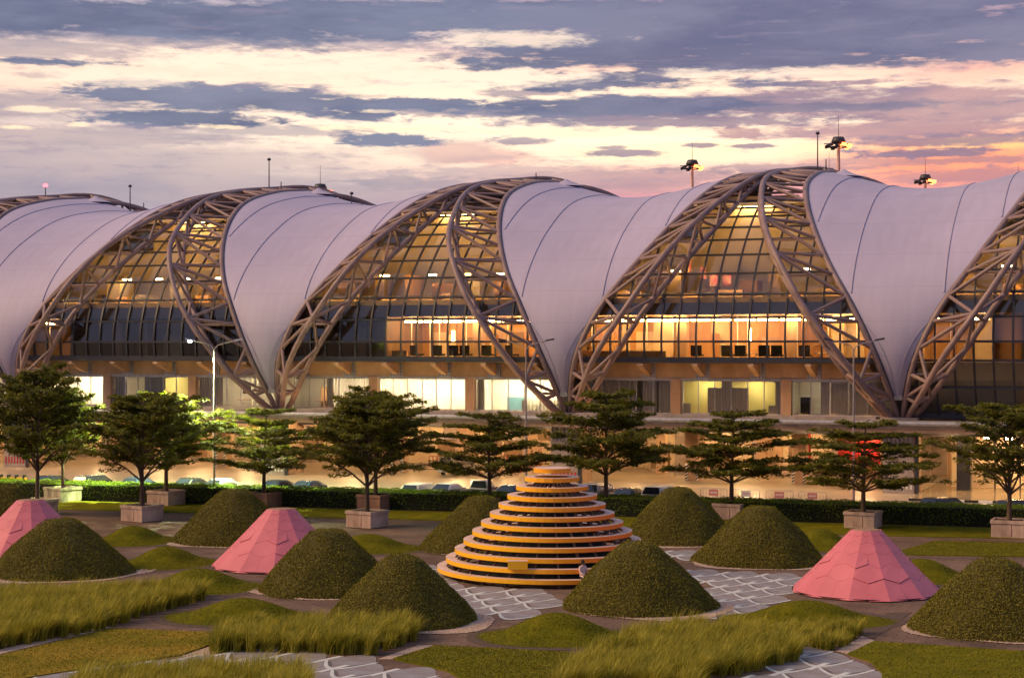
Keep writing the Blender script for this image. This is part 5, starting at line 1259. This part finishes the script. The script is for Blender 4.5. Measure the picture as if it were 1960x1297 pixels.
# ------------------------------------------------------------------ masts on and beyond the roof
def mast(px, ytop, ybot, D, lab, kind='dome'):
    zt = H-(ytop-CY)*D/F; zb = H-(ybot-CY)*D/F
    r = empty('roof_mast', ((px-CX)/F*D, D, zb-.6), 0, lab, 'mast', 'thin masts on the roof ridge'); h = zt-zb+.6
    MB().tube([(0, 0, 0), (0, 0, h*.25), (0, 0, h)], [.085, .07, .05], 8).obj('pole', M_dark, r)
    if kind == 'dome': MB().lathe([(0, h+.22), (.16, h+.17), (.22, h+.02), (.16, h-.08), (0, h-.10)], 12).obj('cap', M_dark, r)
    if kind == 'rod': MB().lathe([(.09, h*.45), (.10, h*.62), (.05, h*.64)], 8).obj('sensor', M_dark, r)
    if kind == 'beacon':
        MB().lathe([(0, h+.42), (.24, h+.32), (.3, h+.12), (.2, h)], 12).obj('beacon_lamp', E_beacon, r)
    return r
mast(515, 306, 372, 191.5, 'tall thin mast with a round cap on the left crest'); mast(249, 357, 402, 198, 'thin capped mast on the leftmost roof, beside a short rod')
mast(538, 348, 372, 191, 'short rod beside the tall mast on the left crest', 'rod'); mast(275, 388, 404, 197.5, 'very short rod right of the leftmost capped mast', 'rod')
mast(1026, 331, 356, 181, 'short rod standing on the peak of the middle crest', 'rod'); mast(1565, 256, 332, 171.5, 'tallest thin mast with a round cap on the right crest'); mast(1581, 305, 331, 171, 'short rod between the tall mast and the right roof peak', 'rod')
mast(673, 371, 393, 187, 'small capped mast on the back arch, right of the red flood light'); mast(87, 358, 383, 201.5, 'short mast carrying a glowing red beacon on the leftmost roof peak', 'beacon')
def flood(px, ytop, ybot, D, lab):
    s = D/F; zt = H-(ytop-CY)*s; x = (px-CX)*s
    r = empty('floodlight_mast', (x, D, -.05), 0, lab, 'floodlight mast', 'apron floodlight masts beyond the terminal')
    MB().tube([(0, 0, 0), (0, 0, zt*.6), (0, 0, zt-2)], [.9, .7, .45], 10).obj('pole', MATS.get('red_lit_mast_tone') or mat('red_lit_mast_tone', (.72, .42, .34), None, .3, .6), r)  # pole coloured pink in place of reddish light falling on it
    MB().lathe([(0, zt), (1.6, zt-.2), (2.2, zt-1.6), (1.9, zt-2.0), (0, zt-2.0)], 14).obj('head_frame', M_dark, r)
    MB().tube([(0, 0, zt-.1), (0, 0, zt+6)], [.10, .04], 6).obj('antenna', M_dark, r)
    MB().lathe([(2.5, zt-3.0), (2.9, zt-3.05), (2.9, zt-3.3), (2.5, zt-3.35), (2.5, zt-3.0)], 16).obj('ring_gantry', M_dark, r)
    for k in range(10):
        a = 2*PI*k/10; ca, sa = math.cos(a), math.sin(a)
        l = MB(); l.box(-.6, .6, -.5, .5, -.42, .42); o = l.obj('floodlamp', E_flood if ca > -.3 else M_dark, r, (3.4*ca, 3.4*sa, zt-2.6-.5*(k % 2))); o.rotation_euler = (0, .3, a)
    MB().tube([(-4.3, 0, zt-2.2), (3.6, 0, zt-2.2)], .13, 6).obj('crossarm', M_dark, r)
flood(1605, 261, 330, 520, 'tallest floodlight mast against the sunset above the right crest'); flood(1325, 305, 376, 600, 'floodlight mast on a pale pole above the saddle of the centre roof')
flood(1771, 333, 350, 640, 'floodlight just clearing the ridge of the right-hand roof'); flood(613, 351, 384, 560, 'small floodlight glowing red over the back arch of the left crest'); flood(1587, 321, 331, 700, 'floodlight head peeping over the right roof peak'); flood(1949, 342, 352, 700, 'floodlight head at the right edge above the roof ridge')

# ------------------------------------------------------------------ furniture in the lit hall
def chair(loc, rz):
    r = empty('lounge_chair', loc, rz, 'dark high backed lounge chair in the amber lit hall behind the glass', 'chair', 'lounge chairs behind the glass')
    MB().box(-.34, .34, -.32, .32, .34, .48).obj('seat', M_blk, r); MB().box(-.36, .36, .26, .36, .40, 1.12).obj('backrest', M_blk, r); MB().tube([(0, 0, .0), (0, 0, .34)], .05, 6).obj('leg', M_grey, r)
    return r
c0 = None
for i, (b, s, t) in enumerate([(3, 11.4, .6), (3, 14.2, .5), (3, 15.2, .7), (3, 17.3, .5), (3, 18.3, .8), (3, 20.6, 1.0), (2, 13.8, .8), (2, 16.0, .6), (2, 17.6, .6), (2, 18.6, .8), (2, 20.8, .6), (2, 23, .9)]):
    p = B(S0+S*b+s, t, 10.625); rz = -TH+rnd.choice([PI, PI, .4, 2.6])
    if c0 is None: c0 = chair(p, rz)
    else: q = copy_tree(c0); q.location = p; q.rotation_euler = (0, 0, rz)
for q in [x for x in COL.objects if x.name.startswith('lounge_chair')]: q.scale = (1.3, 1.3, 1.2)
for b, s, lab in ((3, 16.3, 'round cafe table among the lounge chairs in the brightest bay'), (3, 21.8, 'round cafe table at the right end of the brightest bay'), (2, 17.1, 'round cafe table among the lounge chairs in the middle bay')):
    r = empty('cafe_table', B(S0+S*b+s, 1.4, 10.625), 0, lab, 'table'); MB().lathe([(0, .70), (.55, .70), (.55, .74), (0, .74)], 18).obj('tabletop', M_white, r); MB().tube([(0, 0, 0), (0, 0, .70)], .05, 6).obj('leg', M_grey, r)

# ------------------------------------------------------------------ person sitting on the lowest ring
def person():
    D = 86.35; r = Vector(((1116-CX)/F*D, D, .012))
    jo = {'pel': (0, 0, .56), 'sp': (0, .02, .80), 'ch': (0, .03, 1.00), 'nk': (0, .02, 1.14), 'hb': (0, .0, 1.21), 'ht': (.0, -.01, 1.36)}
    ed = [('pel', 'sp'), ('sp', 'ch'), ('ch', 'nk'), ('nk', 'hb'), ('hb', 'ht')]
    rad = {'pel': (.16, .13), 'sp': (.145, .11), 'ch': (.165, .11), 'nk': (.06, .06), 'hb': (.075, .085), 'ht': (.085, .095)}
    for s, sd in (('l', -1), ('r', 1)):
        jo.update({s+'hip': (sd*.10, -.02, .54), s+'kn': (sd*.13, -.42, .53), s+'an': (sd*.12, -.40, .10), s+'to': (sd*.13, -.58, .05), s+'sh': (sd*.19, .03, 1.07), s+'el': (sd*.25, -.03, .82), s+'wr': (sd*.17, -.25, .70), s+'ha': (sd*.13, -.33, .67)})
        ed += [('pel', s+'hip'), (s+'hip', s+'kn'), (s+'kn', s+'an'), (s+'an', s+'to'), ('ch', s+'sh'), (s+'sh', s+'el'), (s+'el', s+'wr'), (s+'wr', s+'ha')]
        rad.update({s+'hip': (.11, .11), s+'kn': (.075, .075), s+'an': (.05, .05), s+'to': (.04, .03), s+'sh': (.07, .07), s+'el': (.05, .05), s+'wr': (.035, .035), s+'ha': (.04, .025)})
        for f in range(5):
            n_ = s+'f%d' % f; jo[n_] = (sd*(.10+.018*f), -.40+.01*abs(f-2), .645-.004*f); ed.append((s+'ha', n_)); rad[n_] = (.009, .009)
    names = list(jo); me = bpy.data.meshes.new('person'); me.from_pydata([jo[k] for k in names], [(names.index(a), names.index(b)) for a, b in ed], [])
    o = bpy.data.objects.new('person', me); COL.objects.link(o); md = o.modifiers.new('skin', 'SKIN'); md.use_smooth_shade = True
    for i, k in enumerate(names): me.skin_vertices[0].data[i].radius = rad[k]; me.skin_vertices[0].data[i].use_root = (k == 'pel')
    ss = o.modifiers.new('sub', 'SUBSURF'); ss.levels = ss.render_levels = 2
    o.location = r; o.rotation_euler = (0, 0, .75); o.scale = (.98, .98, .98)
    dg = bpy.context.evaluated_depsgraph_get(); me2 = bpy.data.meshes.new_from_object(o.evaluated_get(dg)); o.modifiers.clear(); o.data = me2
    shirt = mat('pale_pink_shirt', (.66, .50, .47), (.5, .36, .34), 5, .8); trou = mat('black_trousers', (.03, .028, .03), None, 4, .8); skin = mat('skin', (.42, .24, .16), None, 4, .6)
    for m in (shirt, trou, skin): me2.materials.append(m)
    for p in me2.polygons:
        c = p.center
        p.material_index = 1 if (c.z < .60 and abs(c.x) < .23) else (2 if (c.z > 1.15 or (c.y < -.20 and c.z > .60)) else 0)
        p.use_smooth = True
    hb = MB(); hb.lathe([(0, .145), (.06, .135), (.10, .09), (.115, .02), (.105, -.06), (.08, -.10)], 14); h_ = hb.obj('hair', mat('dark_brown_hair', (.04, .025, .018), None, 8, .8), o, (0, .03, 1.30))
    fc = MB(); 
    for sx in (-.033, .033): fc.box(sx-.011, sx+.011, -.112, -.10, 1.285, 1.297)
    fc.box(-.010, .010, -.128, -.10, 1.25, 1.28); fc.box(-.025, .025, -.108, -.095, 1.225, 1.234); e = fc.obj('face', skin, o)
    MB().box(-.34, -.16, -.52, -.30, .60, .64).obj('white_paper', M_wht, o)
    tag(o, 'person in a pale pink shirt and black trousers sitting on the lowest yellow ring', 'person')
person()
